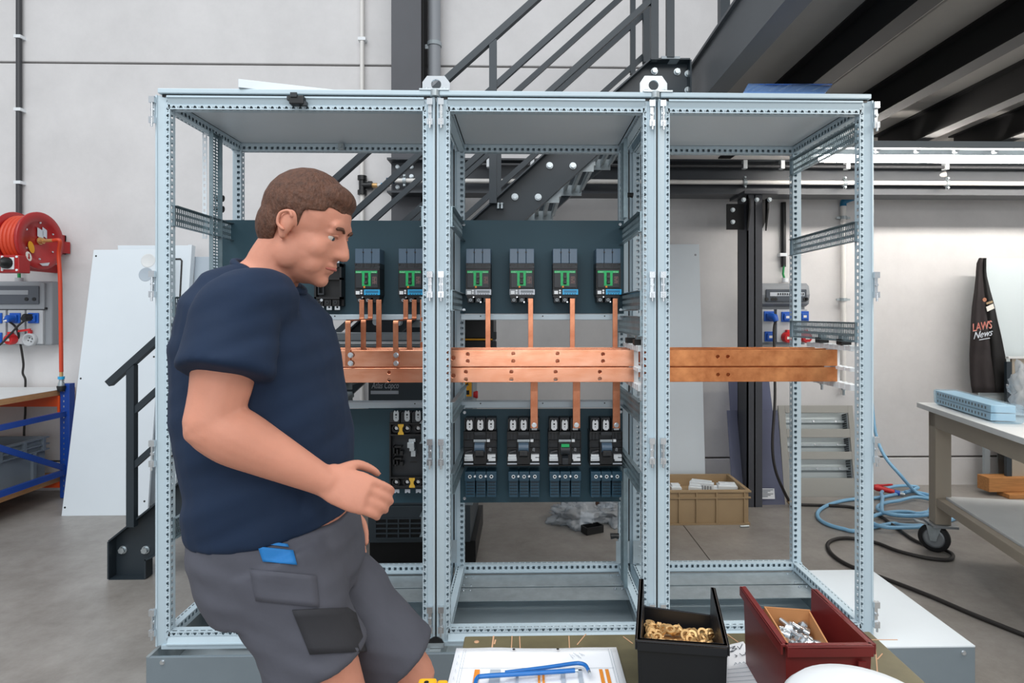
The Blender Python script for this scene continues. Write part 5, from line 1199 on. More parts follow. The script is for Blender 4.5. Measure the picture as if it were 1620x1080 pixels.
for s in (.05, 1.76):
    for t in (.045, .72): 
        lg = obj('leg', tb(s, s+.088, t, t+.085, .17, ZB-.03), 'bench_beige', wb, bevel=.004)
        wl = T(s+.035, t+.03, .0); cs = obj('wheel_plate', tb(s-.02, s+.11, t-.02, t+.115, .155, .17), 'caster_grey', lg, bevel=.002)
        wc = T(s+.05, t+.01, .082); wx = (E2*-.52+E1*.85).normalized()
        obj('tyre', M().lathe(wc-wx*.02, wx, [(.058, 0), (.076, .002), (.082, .012), (.082, .028), (.076, .038), (.058, .04)], 28), 'rubber', lg)
        obj('rim', M().lathe(wc-wx*.016, wx, [(.0001, -.006), (.014, -.006), (.016, .004), (.040, .006), (.052, .0), (.058, .002), (.058, .03), (.04, .028), (.0001, .03)], 28), 'caster_grey', lg)
        m = M(); side_ = wx.cross(EZ)
        for sg in (-1, 1): m.prism([wc+wx*sg*.03+side_*.035+EZ*.075, wc+wx*sg*.03-side_*.04+EZ*.075, wc+wx*sg*.03-side_*.014+EZ*-.012, wc+wx*sg*.03+side_*.014+EZ*-.012], wx*.004)
        obj('fork', m, 'galv_dull', lg); obj('axle', M().hexbolt(wc-wx*.03, -wx, .012, .012), 'galv', lg)
        obj('brake_pedal', M().obox(wc-side_*.0+EZ*.085+E2*-.07-E1*.01, E2*.03+EZ*-.008, E1*.022, EZ*.004+E1*.0), 'galv', lg)
for t in (.05, .745): obj('shelf_rail', tb(.10, 1.80, t, t+.045, .275, .325), 'bench_beige', wb, bevel=.002)
obj('shelf_board', tb(.12, 1.78, .10, .74, .305, .335), 'top_white', wb, bevel=.003)
obj('tool_rod', M().cyl(T(.50, .42, .340), T(1.3, .55, .340), .004, 8), 'stair_steel', None, 'thin dark green rod lying on the lower shelf of the beige workbench', 'rod')
# things on the bench
pk = empty('rail_pack', T(.5, .15, ZB), 'pack of pale blue punched rails wrapped in clear plastic on the bench edge', 'rail pack')
for k, (t0, z0) in enumerate(((.075, 0.006), (.075, .046))):
    o = obj('punched_profile', tb(.07, .66, t0, t0+.11-.0*k, ZB+z0, ZB+z0+.036), 'louvre_pale', pk, bevel=.002)
    m = M()
    for i in range(17): m.obox(T(.10+.032*i, t0-.0005, ZB+z0+.018), E1*.006, E2*.0008, EZ*.007)
    obj('profile_hole', m, 'stair_steel', o)
m = tb(.05, .72, .066, .194, ZB+.002, ZB+.089)
for v in m.v: v += Vector((noise.noise(v*9), noise.noise(v*7+Vector((3, 0, 0))), abs(noise.noise(v*8))))*.006
obj('wrapping', m, 'bag_blue', pk, bevel=.012)
c_ = T(.42, .38, ZB+.005); bag('plastic_bag', (c_.x, c_.y, ZB+.03), .10, .10, .17, 'white crumpled plastic bag standing on the bench beside the black bin', 5)
c_ = T(.30, .30, ZB)
for k, (s, t, a) in enumerate(((.16, .22, .2), (.24, .30, -.15))):
    m = M(); n = 8
    for i in range(n+1):
        for j in range(5):
            q = T(s+.34*i/n, t+.22*j/4+.05*i/n, ZB+.012+.022*k+.014*noise.noise(Vector((i*.7+k*5, j*.8, a*9)))); m.v.append(q)
    m.f = [[i*5+j, (i+1)*5+j, (i+1)*5+j+1, i*5+j+1] for i in range(n) for j in range(4)]; m.sm = [False]*len(m.f); m.mi = [0]*len(m.f)
    o = obj('plastic_sleeve', m, 'poly_bag' if k else 'paper', None, ['white crinkled film lying flat on the bench under the clear sleeve', 'clear crinkled sleeve lying on the bench behind the rail pack'][k], 'film'); sd_ = o.modifiers.new('thick', 'SOLIDIFY'); sd_.thickness = .002
bb = empty('storage_bin', T(.72, .45, ZB), 'black plastic bin on the bench next to the white bag', 'bin')
for s0, s1, t0, t1 in ((.50, .51, .33, .55), (.85, .86, .33, .55), (.51, .85, .33, .34), (.51, .85, .54, .55)): obj('wall', tb(s0, s1, t0, t1, ZB+.004, ZB+.125), 'black_plastic', bb)
obj('bottom', tb(.50, .86, .33, .55, ZB, ZB+.006), 'black_plastic', bb)
# whiteboard with jacket, panels, planks, sheet metal
yw_ = 2.50
wbx0 = WX(1558, yw_)
wh = empty('whiteboard', (wbx0+.5, yw_, .5), 'large glossy whiteboard standing by the wall under the dark jacket', 'whiteboard')
zwt = WZ(1580, 409, yw_)
obj('board', M().box(wbx0-.04, wbx0+1.3, yw_, yw_+.02, .50, zwt), 'whiteboard', wh, bevel=.003)
for x in (wbx0+.02, wbx0+1.2): obj('leg', M().box(x, x+.04, yw_+.021, yw_+.05, 0, .9), 'lip_grey', wh)
p2 = empty('grey_panel', (WX(1640, 2.40), 2.40, 0), 'beige grey panel with dark edge standing in front of the whiteboard', 'panel')
obj('sheet', M().box(WX(1601, 2.38), WX(1601, 2.38)+.8, 2.38, 2.40, 0.0, WZ(1610, 566, 2.38)), 'bench_beige', p2, bevel=.003); obj('edge_strip', M().box(WX(1592, 2.38), WX(1600, 2.38), 2.375, 2.40, 0, WZ(1600, 572, 2.38)), 'stair_steel', p2); obj('top_strip', M().box(WX(1594, 2.38), WX(1601, 2.38)+.8, 2.37, 2.402, WZ(1610, 567, 2.38), WZ(1610, 564, 2.38)), 'top_white', p2)
sil = [(408, 1549, 1560.5), (416, 1545.5, 1560.5), (428, 1544, 1560.5), (437, 1543.5, 1561.5), (460, 1541, 1567), (485, 1537.5, 1574), (505, 1536, 1578), (530, 1535, 1584), (560, 1533.5, 1590), (590, 1534, 1596), (610, 1536, 1600), (621, 1538, 1601)]
jk = empty('jacket', (WX(1560, 2.4), 2.44, WZ(1560, 621, 2.4)), 'dark brown black hooded jacket with red lettering hung on the whiteboard corner', 'jacket')
def drape(s0, s1, base, amp, seed):
    m = M(); n = 14
    rows = []
    for v, a, b in sil:
        for j in range(n+1):
            t = s0+(s1-s0)*j/n; u = a+(b-a)*t; dy = base-amp*math.sin(math.pi*min(1, max(0, j/n)))*.9-.012*math.sin(t*17+v*.02+seed)-.010*noise.noise(Vector((t*4, v*.03, seed)))
            m.v.append(W(u, v, yw_-.02+dy))
    R = len(sil); k = n+1
    m.f = [[i*k+j, i*k+j+1, (i+1)*k+j+1, (i+1)*k+j] for i in range(R-1) for j in range(n)]; m.sm = [True]*len(m.f); m.mi = [0]*len(m.f); return m
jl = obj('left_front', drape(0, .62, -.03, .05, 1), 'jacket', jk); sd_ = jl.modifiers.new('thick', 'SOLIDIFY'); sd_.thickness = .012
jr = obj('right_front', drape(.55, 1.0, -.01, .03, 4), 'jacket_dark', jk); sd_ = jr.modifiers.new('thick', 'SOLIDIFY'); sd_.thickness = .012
yj = yw_-.135
pj = W(1540, 522, yj); xd = W(1565, 517.5, yj)-W(1540, 522, yj)
t1_ = text('red_lettering', 'LAWS', .085, W(1538.5, 524, yj), xd, EZ, 'pink_paint', jk, ext=.002, sx=.68); text('white_outline', 'LAWS', .085, W(1538.2, 524.6, yj+.004), xd, EZ, 'sticker_white', jk, ext=.001, sx=.70)
text('script_lettering', 'News', .075, W(1539.5, 536.5, yj), W(1566, 531, yj)-W(1540, 536.5, yj), EZ, 'trip_grey', jk, shear=.35, ext=.002, sx=.85)
obj('underline', M().bar(W(1549, 537.5, yj), W(1566, 534.5, yj), .002, .006), 'trip_grey', jk)
p_ = W(1556.5, 474, yj+.03); obj('pin_badge', M().cyl(p_, p_+Vector((0, -.008, 0)), .016, 14), 'copper', jk)
for (u0, v0, u1, v1, h, mt) in ((1560.5, 480, 1570, 477, .016, 'tan_plastic'), (1561, 489, 1572, 484, .038, 'sticker_white')):
    obj('name_tape', M().bar(W(u0, v0, yw_-.085), W(u1, v1, yw_-.07), .004, h), mt, jk)
for k, (u0, v0, ua, lb) in enumerate(((1568, 757, 1700, 'upper rough wooden plank of the pair on the floor under the workbench'), (1590, 766, 1700, 'lower rough wooden plank of the pair on the floor under the workbench'))):
    yk = FL(1580, 778).y-.14; x = WX(u0, yk)
    obj('wood_plank', M().box(x, x+.9, yk+.02-.06*k, yk+.14-.06*k, .0 if k else .035, .033 if k else WZ(1580, 757, yk)+.0), 'wood_plank', None, lb, 'plank', bevel=.003)
lean('metal_sheet', ((1580, 768), (1612, 768)), ((1574, 640), (1603, 640)), 2.62, 'galv', 'shiny metal sheet leaning on the wall under the beige workbench', 'sheet', th=.004)
# ------------------------------------------------------------------ foreground bench with papers, keys and bins
ZF = .85; te = FL(735, 1005, ZF); tr_ = FL(1376, 998, ZF)
x0, x1, yb3 = FL(735, 1005, ZF).x, tr_.x, (te.y+tr_.y)/2
fbn = empty('work_table', ((x0+x1)/2, yb3-.35, 0), 'scratched olive brown work table in front of the cabinets', 'table')
obj('table_top', M().box(x0, x1, yb3-.72, yb3, ZF-.04, ZF), 'tabletop', fbn, bevel=.003)
for x in (x0+.04, x1-.1):
    for y in (yb3-.68, yb3-.1): obj('leg', M().box(x, x+.06, y, y+.06, 0, ZF-.04), 'bench_beige', fbn)
def scr(p0, p1, w_=.0016): a, b = FL(*p0, ZF), FL(*p1, ZF); a.z += .0004; b.z += .0004; return M().bar(a, b, w_, .0006)
for p0, p1 in (((781, 1006), (778, 1028)), ((810, 1006), (809, 1028)), ((822, 1007), (823, 1028)), ((900, 1006), (901, 1028)), ((927, 1003), (913, 1020)), ((986, 1007), (1001, 1018)), ((784, 1012), (782, 1019)), ((1150, 1003), (1168, 1016)), ((1385, 1024), (1389, 1075)), ((1388, 1043), (1396, 1034)), ((1352, 1012), (1420, 1012))):
    obj('scratch', scr(p0, p1, .0026 if p0[0] in (781, 784) else .0016), 'scratch', fbn)
p_ = FL(754, 1015, ZF); obj('knot', M().lathe(p_, EZ, [(.0001, .0006), (.0042, .0006), (.0042, 0)], 14), 'scratch', fbn)
# drawing sheet
def sheet(name, corners, label, z=ZF, nx=14, ny=10, amp=.002, mt='paper', seed=0):
    q = [FL(u, v, z) for u, v in corners]; m = M()
    for i in range(nx+1):
        for j in range(ny+1):
            s, t = i/nx, j/ny; p_ = (q[0]*(1-s)+q[1]*s)*(1-t)+(q[3]*(1-s)+q[2]*s)*t; p_.z = z+.0012+amp*(1+noise.noise(Vector((s*4+seed, t*3, 1.3)))); m.v.append(p_)
    m.f = [[i*(ny+1)+j, (i+1)*(ny+1)+j, (i+1)*(ny+1)+j+1, i*(ny+1)+j+1] for i in range(nx) for j in range(ny)]; m.sm = [True]*len(m.f); m.mi = [0]*len(m.f)
    o = obj(name, m, mt, None, label, 'paper'); s_ = o.modifiers.new('thick', 'SOLIDIFY'); s_.thickness = .0006; s_.offset = -1; return o, q
pa_, q = sheet('drawing_sheet', ((722, 1028), (975, 1027), (1004, 1130), (697, 1130)), 'white technical drawing sheet under the two blue hex keys')
def onq(q, s, t, z): p_ = (q[0]*(1-s)+q[1]*s)*(1-t)+(q[3]*(1-s)+q[2]*s)*t; p_.z = z; return p_
zs = ZF+.0058
def patch(s0, s1, t0, t1, mt, nm): obj(nm, M().prism([onq(q, s0, t0, zs), onq(q, s1, t0, zs), onq(q, s1, t1, zs), onq(q, s0, t1, zs)], (0, 0, .0003)), mt, pa_)
for s, t in ((.36, .055), (.632, .055)): p_ = onq(q, s, t, zs); obj('punch_hole', M().cyl(p_, p_+EZ*.0003, .0023, 10), 'black_plastic', pa_)
T0, T1 = .405, .95
for s0, s1, mt in ((.14, .17, 'orange'), (.23, .29, 'ink_pale'), (.38, .395, 'ink_pale'), (.505, .517, 'orange'), (.53, .543, 'orange'), (.635, .66, 'ink_pale'), (.735, .76, 'ink_pale'), (.86, .88, 'orange'), (.895, .915, 'orange')): patch(s0, s1, T0, T1, mt, 'printed_bar')
patch(.635, .76, T0, T0+.02, 'ink_pale', 'printed_bar')
m = M()
for s in (.05, .065, .945, .96): m.bar(onq(q, s, .06, zs), onq(q, s, .98, zs), .0005, .0003)
for t in (.06, .38): m.bar(onq(q, .05, t, zs), onq(q, .95, t, zs), .0005, .0003)
for k in range(7): m.bar(onq(q, .70+.012*k, .14+.02*math.sin(k*2.1), zs), onq(q, .72+.012*k, .19+.03*math.cos(k*1.7), zs), .0005, .0003)
for k in range(5): m.bar(onq(q, .028, .15+.12*k, zs), onq(q, .028, .2+.12*k, zs), .0006, .0003)
obj('line_print', m, 'ink_pale', pa_); pa_.children[-1]['kind'] = 'stuff'
def key(label, pts, r=.0046):
    P = [FL(u, v, ZF+.0155 if len(c) == 2 else c[2]) for c in pts for u, v in [c[:2]]]
    P = bez(P, 5); o = empty('hex_key', (P[0].x, P[0].y, ZF+.008), label, 'hex key', 'blue hex keys on the drawing')
    obj('shaft', M().tube(P[:-3], r, 6), 'blue_tool', o); obj('steel_tip', M().tube([P[-4], P[-2], P[-1]+(P[-1]-P[-2])*.5], r*.82, 6), 'galv', o)
key('lower blue coated hex key whose short arm hooks towards the camera', [(752, 1094), (752, 1082), (755, 1072), (763, 1069.5), (800, 1067), (850, 1064), (890, 1061.5), (905, 1060.5), (914, 1060)], .0033)
key('upper blue coated hex key whose short arm bends at its right end', [(799, 1063.5), (860, 1056), (905, 1049.5), (918, 1049), (926, 1052), (930, 1058), (933, 1065)], .0029)
yc_ = empty('yellow_tool', FL(690, 1078, ZF), 'yellow plastic tool end sticking out past the left edge of the drawing', 'tool')
a, b, c_ = FL(663, 1071, ZF+.02), FL(692, 1071, ZF+.02), FL(709, 1074, ZF+.016)
obj('body', M().box(a.x, b.x, a.y-.10, a.y, ZF-.0+.003, ZF+.02), 'yellow_case', yc_, bevel=.004); obj('neck', M().box(b.x, c_.x, c_.y-.10, c_.y, ZF+.003, ZF+.016), 'yellow_case', yc_, bevel=.003)
p_ = W(676, 1074.5, a.y-.004); obj('hole', M().cyl((p_.x, a.y-.012, ZF+.0195), (p_.x, a.y-.012, ZF+.0204), .0035, 10), 'black_plastic', yc_)
nt_, q2 = sheet('note_sheet', ((1150, 1022), (1176, 1016), (1236, 1110), (1140, 1110)), 'white handwritten note on the table between the black and red bins', amp=.0006, nx=6, ny=8, seed=4)
def pen(pts, w_=.0009):
    m = M(); P = [onq(q2, s, t, ZF+.0034) for s, t in pts]
    for a, b in zip(P[:-1], P[1:]): m.bar(a, b, w_, .0004)
    return m
for stroke in ([(.18, .09), (.45, .07), (.28, .115), (.5, .12), (.3, .165), (.12, .165)], [(.55, .08), (.62, .14), (.85, .055)], [(.35, .235), (.45, .265)], [(.55, .22), (.62, .265), (.75, .25), (.8, .21)], [(.42, .25), (.38, .28)]): obj('pen_stroke', pen(stroke), 'ink', nt_)
for k in range(3): obj('pen_stroke', pen([(.3+.13*k, .42-.01*k), (.34+.13*k, .38), (.38+.13*k, .41)]), 'ink_pale', nt_)
obj('dash', pen([(.1, .17), (.3, .15)]), 'ink', nt_)
for k in range(6): obj('ruled_line', pen([(.1, .5+.07*k), (.85, .48+.07*k)], .0004), 'ink_pale', nt_)
# bins
def pick_bin(name, label, nl, nr, fl, fr, zr, zfar, mt, lip, cat='bin', infl=.012, th=.0035, lipmat=None):
    NL, NR, FLc, FR = [FL(u, v, zr) for u, v in (nl, nr, fl, fr)]; c = (NL+NR+FLc+FR)/4; zb = ZF+.002
    o = empty(name, (c.x, c.y, ZF), label, cat)
    def down(p_, z, k): t = (zr-z)/(zr-zb); q = p_+(Vector((c.x, c.y, p_.z))-p_)*infl*8*t*k*.5; return Vector((q.x, q.y, z))
    L = lambda p_: down(p_, zb, 1)
    def wall_(nm, a, b, za, zb_):
        inn = (Vector((c.x, c.y, 0))-Vector(((a+b)/2).to_tuple()[:2]+(0,))).normalized()*th
        A, B = Vector((a.x, a.y, za)), Vector((b.x, b.y, zb_)); A = down(Vector((a.x, a.y, zr)), za, 1); B = down(Vector((b.x, b.y, zr)), zb_, 1)
        return obj(nm, M().prism([L(a), L(b), B, A], inn), mt, o)
    wall_('near_wall', NL, NR, zr, zr); wall_('far_wall', FLc, FR, zfar, zfar)
    for a, b in ((NL, FLc), (NR, FR)): wall_('side_wall', a, b, zr, zr)
    obj('bottom', M().prism([L(NL), L(NR), L(FR), L(FLc)], (0, 0, .004)), mt, o)
    for a, b in ((NL, FLc), (NR, FR), (NL, NR)):
        out = (Vector(((a+b)/2).to_tuple()[:2]+(0,))-Vector((c.x, c.y, 0))).normalized(); inn = -out*th
        e = out*lip
        obj('rim_lip', M().prism([a+inn, b+inn, b+e, a+e], (0, 0, -.004)), lipmat or mt, o, bevel=.001)
        obj('rim_edge', M().prism([a+e, b+e, b+e+out*-.003, a+e+out*-.003], (0, 0, -.014)), mt, o, bevel=.0008)
    return o, NL, NR, FLc, FR, c
bo, NL, NR, FLc, FR, c = pick_bin('pick_bin', 'black stacking bin of brass coloured rings on the table edge', (1008, 1011), (1151, 1021), (1014, 915), (1129, 929), .96, .917, 'bin_black', .003, 'bin', .012, .0045, 'bin_worn')
# brass rings heaped inside
ring = M(); ring.ring((0, 0, -.001), (0, 0, 1), .0042, .0072, .0028, 14)
zh = .932
tmpl = None; rnd = random.Random(9); cnt = 0
fl_ = M(); gx = 7
m = M()
for i in range(gx+1):
    for j in range(gx+1):
        s, t = .05+.9*i/gx, .04+.9*j/gx; p_ = (NL*(1-s)+NR*s)*(1-t)+(FLc*(1-s)+FR*s)*t; p_ = p_.lerp(Vector((c.x, c.y, p_.z)), .07); p_.z = zh-.012-.050*max(0, t-.42)+.004*rnd.random(); m.v.append(p_)
m.f = [[i*(gx+1)+j, (i+1)*(gx+1)+j, (i+1)*(gx+1)+j+1, i*(gx+1)+j+1] for i in range(gx) for j in range(gx)]; m.sm = [True]*len(m.f); m.mi = [0]*len(m.f)
fo = obj('ring_heap', m, 'brass', None, 'lower mass of brass rings deep inside the black stacking bin', 'rings', kind='stuff'); sd_ = fo.modifiers.new('thick', 'SOLIDIFY'); sd_.thickness = .03; sd_.offset = -1
for i in range(92):
    s, t = .07+.86*rnd.random(), .05+.62*rnd.random(); p_ = (NL*(1-s)+NR*s)*(1-t)+(FLc*(1-s)+FR*s)*t; p_ = p_.lerp(Vector((c.x, c.y, p_.z)), .10); p_.z = zh-.003-.050*max(0, t-.42)+.005*rnd.random()
    if tmpl is None:
        tmpl = obj('brass_ring', ring, 'brass', None, 'small brass coloured ring in the heap filling the black bin', 'ring', 'brass rings in the black bin'); o = tmpl
    else: o = tmpl.copy(); COL.objects.link(o)
    o.location = p_; o.rotation_euler = (rnd.uniform(-1.0, 1.0), rnd.uniform(-.9, .9), rnd.uniform(0, 3))
ro, NL, NR, FLc, FR, c = pick_bin('pick_bin', 'dark red stacking bin holding a cardboard box of bolts', (1243, 1019), (1379, 1018), (1176, 927), (1287, 931), .97, .936, 'bin_red', .006)
obj('grip_rib', M().prism([Vector((NR.x-.012, NR.y-.001, .852)), Vector((NR.x-.022, NR.y-.001, .852)), Vector((NR.x-.020, NR.y-.003, .95)), Vector((NR.x-.010, NR.y-.003, .95))], (0, -.003, 0)), 'bin_red', ro)
# cardboard box with bolts in the red bin
def B4(s, t, z): p_ = (NL*(1-s)+NR*s)*(1-t)+(FLc*(1-s)+FR*s)*t; p_.z = z; return p_
bx = empty('cardboard_box', B4(.5, .35, ZF+.006), 'small open cardboard box of zinc bolts inside the red bin', 'box')
zc_ = .955
ctr = Vector((c.x, c.y, 0))
Q = [B4(.13, .10, zc_), B4(.62, .09, zc_), B4(.72, .66, zc_), B4(.13, .70, zc_)]
for nm, a, b, z0_, z1_ in (('near_flap', 0, 1, zc_-.004, zc_-.004), ('far_flap', 2, 3, zc_+.008, zc_+.008), ('left_flap', 3, 0, zc_+.008, zc_-.002), ('right_flap', 1, 2, zc_-.003, zc_+.006)):
    A, B = Q[a].copy(), Q[b].copy(); inn = EZ.cross(B-A).normalized()*.002
    A1, B1 = A.copy(), B.copy(); A1.z = z0_; B1.z = z1_; A.z = B.z = ZF+.008; obj(nm, M().prism([A, B, B1, A1], inn), 'cardboard', bx)
obj('box_floor', M().prism([Vector((p_.x, p_.y, zc_-.03)) for p_ in Q], (0, 0, .003)), 'cardboard', bx)
A, B = B4(.28, .085, zc_-.014), B4(.52, .08, zc_-.014); obj('blue_tape', M().prism([A, B, B+EZ*.010, A+EZ*.010], (0, -.0012, 0)), 'blue_socket', bx)
bt_ = None
for i in range(30):
    s, t = .20+.40*rnd.random(), .16+.44*rnd.random(); p_ = B4(s, t, zc_-.020+.012*rnd.random())
    if bt_ is None:
        bt_ = empty('zinc_bolt', p_, 'shiny zinc bolt in the cardboard box inside the red bin', 'bolt', 'zinc bolts in the cardboard box'); WL[bt_.name] = Vector((0, 0, 0))
        obj('shank', M().cyl((-.012, 0, 0), (.006, 0, 0), .0038, 10), 'zinc', bt_); obj('head', M().cyl((.006, 0, 0), (.012, 0, 0), .0072, 6), 'zinc', bt_); o = bt_
    else: o = copy_tree(bt_)
    o.location = p_; o.rotation_euler = (rnd.uniform(0, 3), rnd.uniform(-.6, .6), rnd.uniform(0, 6.2))
zc2 = .975; ce = FL(1330, 1080, zc2)
wd_ = empty('white_dome', (ce.x, ce.y-.05, ZF), 'smooth white rounded top just in front of the red bin', 'container')
obj('shell', M().lathe((ce.x, ce.y-.05, ZF+.002), EZ, [(.0001, .139), (.03, .1385), (.055, .136), (.074, .131), (.083, .122), (.087, .10), (.088, .0), (.0001, 0)], 40), 'light_plastic', wd_)
# ------------------------------------------------------------------ the man walking past in front of the first frame
YM = -.77
def P(u, v, dy=0.0): return W(u, v, YM+dy)
class Blob(M):
    def loft(s, secs, n=28, cap=True):
        """secs: (centre, semi-axis A, semi-axis B) with optional squareness"""
        base = len(s.v); vs = []; fs = []
        for c, A, B in secs:
            for k in range(n):
                t = 2*math.pi*k/n; ct, st_ = math.cos(t), math.sin(t); e = .85
                vs.append(Vector(c)+Vector(A)*math.copysign(abs(ct)**e, ct)+Vector(B)*math.copysign(abs(st_)**e, st_))
        for i in range(len(secs)-1):
            for k in range(n): fs.append((i*n+k, i*n+(k+1) % n, (i+1)*n+(k+1) % n, (i+1)*n+k))
        a = len(vs); vs.append(Vector(secs[0][0])); b = len(vs); vs.append(Vector(secs[-1][0])); L = (len(secs)-1)*n
        for k in range(n): fs.append((a, (k+1) % n, k)); fs.append((b, L+k, L+(k+1) % n))
        return s.add(vs, fs, True)
    def limb(s, pts, n=16):
        """pts: (point, radius); smooth tapered limb with rounded ends"""
        P_ = [Vector(p) for p, r in pts]; R_ = [r for p, r in pts]
        q = bez(P_, 5); rr = bez([Vector((r, 0, 0)) for r in R_], 5); rs = [x.x for x in rr]
        d0 = (q[0]-q[1]).normalized(); d1 = (q[-1]-q[-2]).normalized()
        q = [q[0]+d0*rs[0]*.9, q[0]+d0*rs[0]*.6]+q+[q[-1]+d1*rs[-1]*.6, q[-1]+d1*rs[-1]*.9]; rs = [rs[0]*.35, rs[0]*.8]+rs+[rs[-1]*.8, rs[-1]*.35]
        return s.tube(q, rs, n)
    def ell(s, c, A, B, C, n=20, m=12):
        c, A, B, C = map(Vector, (c, A, B, C)); vs = [c-C]; fs = []
        for i in range(1, m):
            a = math.pi*i/m
            for k in range(n): t = 2*math.pi*k/n; vs.append(c+(A*math.cos(t)+B*math.sin(t))*math.sin(a)-C*math.cos(a))
        vs.append(c+C)
        for k in range(n): fs.append((0, 1+(k+1) % n, 1+k)); fs.append((len(vs)-1, 1+(m-2)*n+k, 1+(m-2)*n+(k+1) % n))
        for i in range(m-2):
            for k in range(n): fs.append((1+i*n+k, 1+i*n+(k+1) % n, 1+(i+1)*n+(k+1) % n, 1+(i+1)*n+k))
        return s.add(vs, fs, True)
def fuse(name, b, mt, parent, voxel, smooth=6, fac=.5, dec=None):
    o = obj(name, b, mt, parent)
    r = o.modifiers.new('remesh', 'REMESH'); r.mode = 'VOXEL'; r.voxel_size = voxel; r.use_smooth_shade = True
    s_ = o.modifiers.new('smooth', 'SMOOTH'); s_.iterations = smooth; s_.factor = fac
    dg = bpy.context.evaluated_depsgraph_get(); me = bpy.data.meshes.new_from_object(o.evaluated_get(dg)); o.modifiers.clear()
    old = o.data; o.data = me; me.name = name; bpy.data.meshes.remove(old)
    if not me.materials: me.materials.append(MATS[mt])
    me.polygons.foreach_set('use_smooth', [True]*len(me.polygons)); return o
hipc = P(450, 862)
man = empty('person', (hipc.x, YM, 0), 'man in navy t-shirt and dark grey work shorts walking past the widest frame', 'person')
fwd = Vector((1, 0, 0)); lat = Vector((0, 1, 0))
# head frame: pitched forward
th_ = math.radians(24); hf = Vector((math.cos(th_), -.06, -math.sin(th_))).normalized(); hu = Vector((math.sin(th_), 0, math.cos(th_))); hl = hu.cross(hf).normalized(); hu = hf.cross(hl)
hc = P(487, 354)
def Hd(f, l, u): return hc+hf*f+hl*l+hu*u
b = Blob()
b.ell(Hd(-.010, 0, .022), hf*.100, hl*.078, hu*.098)            # skull
b.ell(Hd(.030, 0, -.045), hf*.066, hl*.066, hu*.088)            # face
b.ell(Hd(.048, 0, -.092), hf*.044, hl*.048, hu*.034)            # jaw
b.ell(Hd(.078, 0, -.106), hf*.020, hl*.024, hu*.018)            # chin
b.ell(Hd(.080, 0, .020), hf*.012, hl*.052, hu*.020)             # brow
b.limb([(Hd(.086, 0, .004), .009), (Hd(.100, 0, -.018), .011), (Hd(.108, 0, -.036), .014)], 10)
for s in (-1, 1):
    b.ell(Hd(.094, s*.013, -.040), hf*.012, hl*.009, hu*.009)
    b.ell(Hd(.052, s*.040, -.040), hf*.032, hl*.024, hu*.030)
    b.ell(Hd(.055, s*.034, -.075), hf*.030, hl*.022, hu*.030); b.ell(Hd(.010, s*.052, -.070), hf*.034, hl*.018, hu*.040)
    b.ell(Hd(.0745, s*.031, .0035), hf*.012, hl*.018, hu*.006); b.ell(Hd(.073, s*.031, -.017), hf*.012, hl*.016, hu*.006)   # cheek
    b.ell(Hd(-.008, s*.079, -.016), hf*.017, hl*.010, hu*.030)  # ear
    b.ell(Hd(-.006, s*.077, -.042), hf*.009, hl*.008, hu*.012)
b.ell(Hd(.090, 0, -.066), hf*.012, hl*.026, hu*.007); b.ell(Hd(.088, 0, -.079), hf*.012, hl*.023, hu*.008)
neck0 = P(424, 442)
b.limb([(Hd(-.018, 0, -.050), .062), (Hd(-.030, 0, -.110), .061), (neck0.lerp(Hd(-.030, 0, -.110), .35), .064), (neck0+Vector((-.02, 0, -.03)), .082)], 20)
def sec(bk, fr, half, dy=0): a, c = P(*bk), P(*fr); m_ = (a+c)/2; m_.y = YM+dy; return m_, (c-a)/2, lat*half
torso = [((392, 415), (462, 452), .085), ((352, 432), (482, 478), .165), ((327, 475), (502, 505), .208), ((312, 540), (520, 560), .205), ((306, 610), (532, 628), .192), ((310, 690), (545, 700), .188), ((322, 770), (545, 775), .185), ((326, 836), (548, 806), .18), ((345, 905), (530, 890), .165)]
b.loft([sec(x, y, h*.93) for x, y, h in torso])
# near (right) arm
sh = P(378, 488, -.185); el = P(336, 672, -.235); wr = P(505, 757, -.175)
b.limb([(sh, .070), (sh.lerp(el, .35), .066), (sh.lerp(el, .75), .054), (el, .052)], 18)
b.limb([(el, .052), (el.lerp(wr, .22), .056), (el.lerp(wr, .55), .046), (wr, .031), (wr+(wr-el).normalized()*.02, .030)], 18)
# near hand: palm and five fingers, relaxed
def hand(wr, d, nrm, sidev, sc_=1.0):
    """d: along the hand, nrm: towards the palm side, sidev: towards the thumb"""
    c = wr+d*.052*sc_
    b.loft([(wr+d*.004, sidev*.028, nrm*.020), (wr+d*.035*sc_, sidev*.038, nrm*.018), (wr+d*.075*sc_, sidev*.042, nrm*.016), (wr+d*.098*sc_, sidev*.040, nrm*.013)], 18)
    for off, L in ((.030, .078), (.010, .088), (-.010, .082), (-.029, .064)):
        k0 = wr+d*.094*sc_+sidev*off; a1, a2, a3 = .42, 1.05, 1.6
        q1 = k0+(d*math.cos(a1)+nrm*math.sin(a1))*L*.45; q2 = q1+(d*math.cos(a2)+nrm*math.sin(a2))*L*.32; q3 = q2+(d*math.cos(a3)+nrm*math.sin(a3))*L*.25
        b.limb([(k0-d*.02, .0095), (k0, .0095), (q1, .0088), (q2, .0080), (q3, .0070)], 10)
    t0 = wr+d*.028+sidev*.026; t1 = t0+(d*.62+sidev*.62+nrm*.45).normalized()*.042; t2 = t1+(d*.85+sidev*.15+nrm*.5).normalized()*.034; t3 = t2+(d*.8-sidev*.1+nrm*.6).normalized()*.024
    b.limb([(t0-d*.01, .013), (t0, .0135), (t1, .0115), (t2, .0095), (t3, .008)], 10)
hd = (P(588, 786, -.165)-wr).normalized()
sdv = Vector((-hd.z, -.35, hd.x)).normalized(); sdv = (sdv-hd*sdv.dot(hd)).normalized(); sdv = sdv if sdv.z > 0 else -sdv
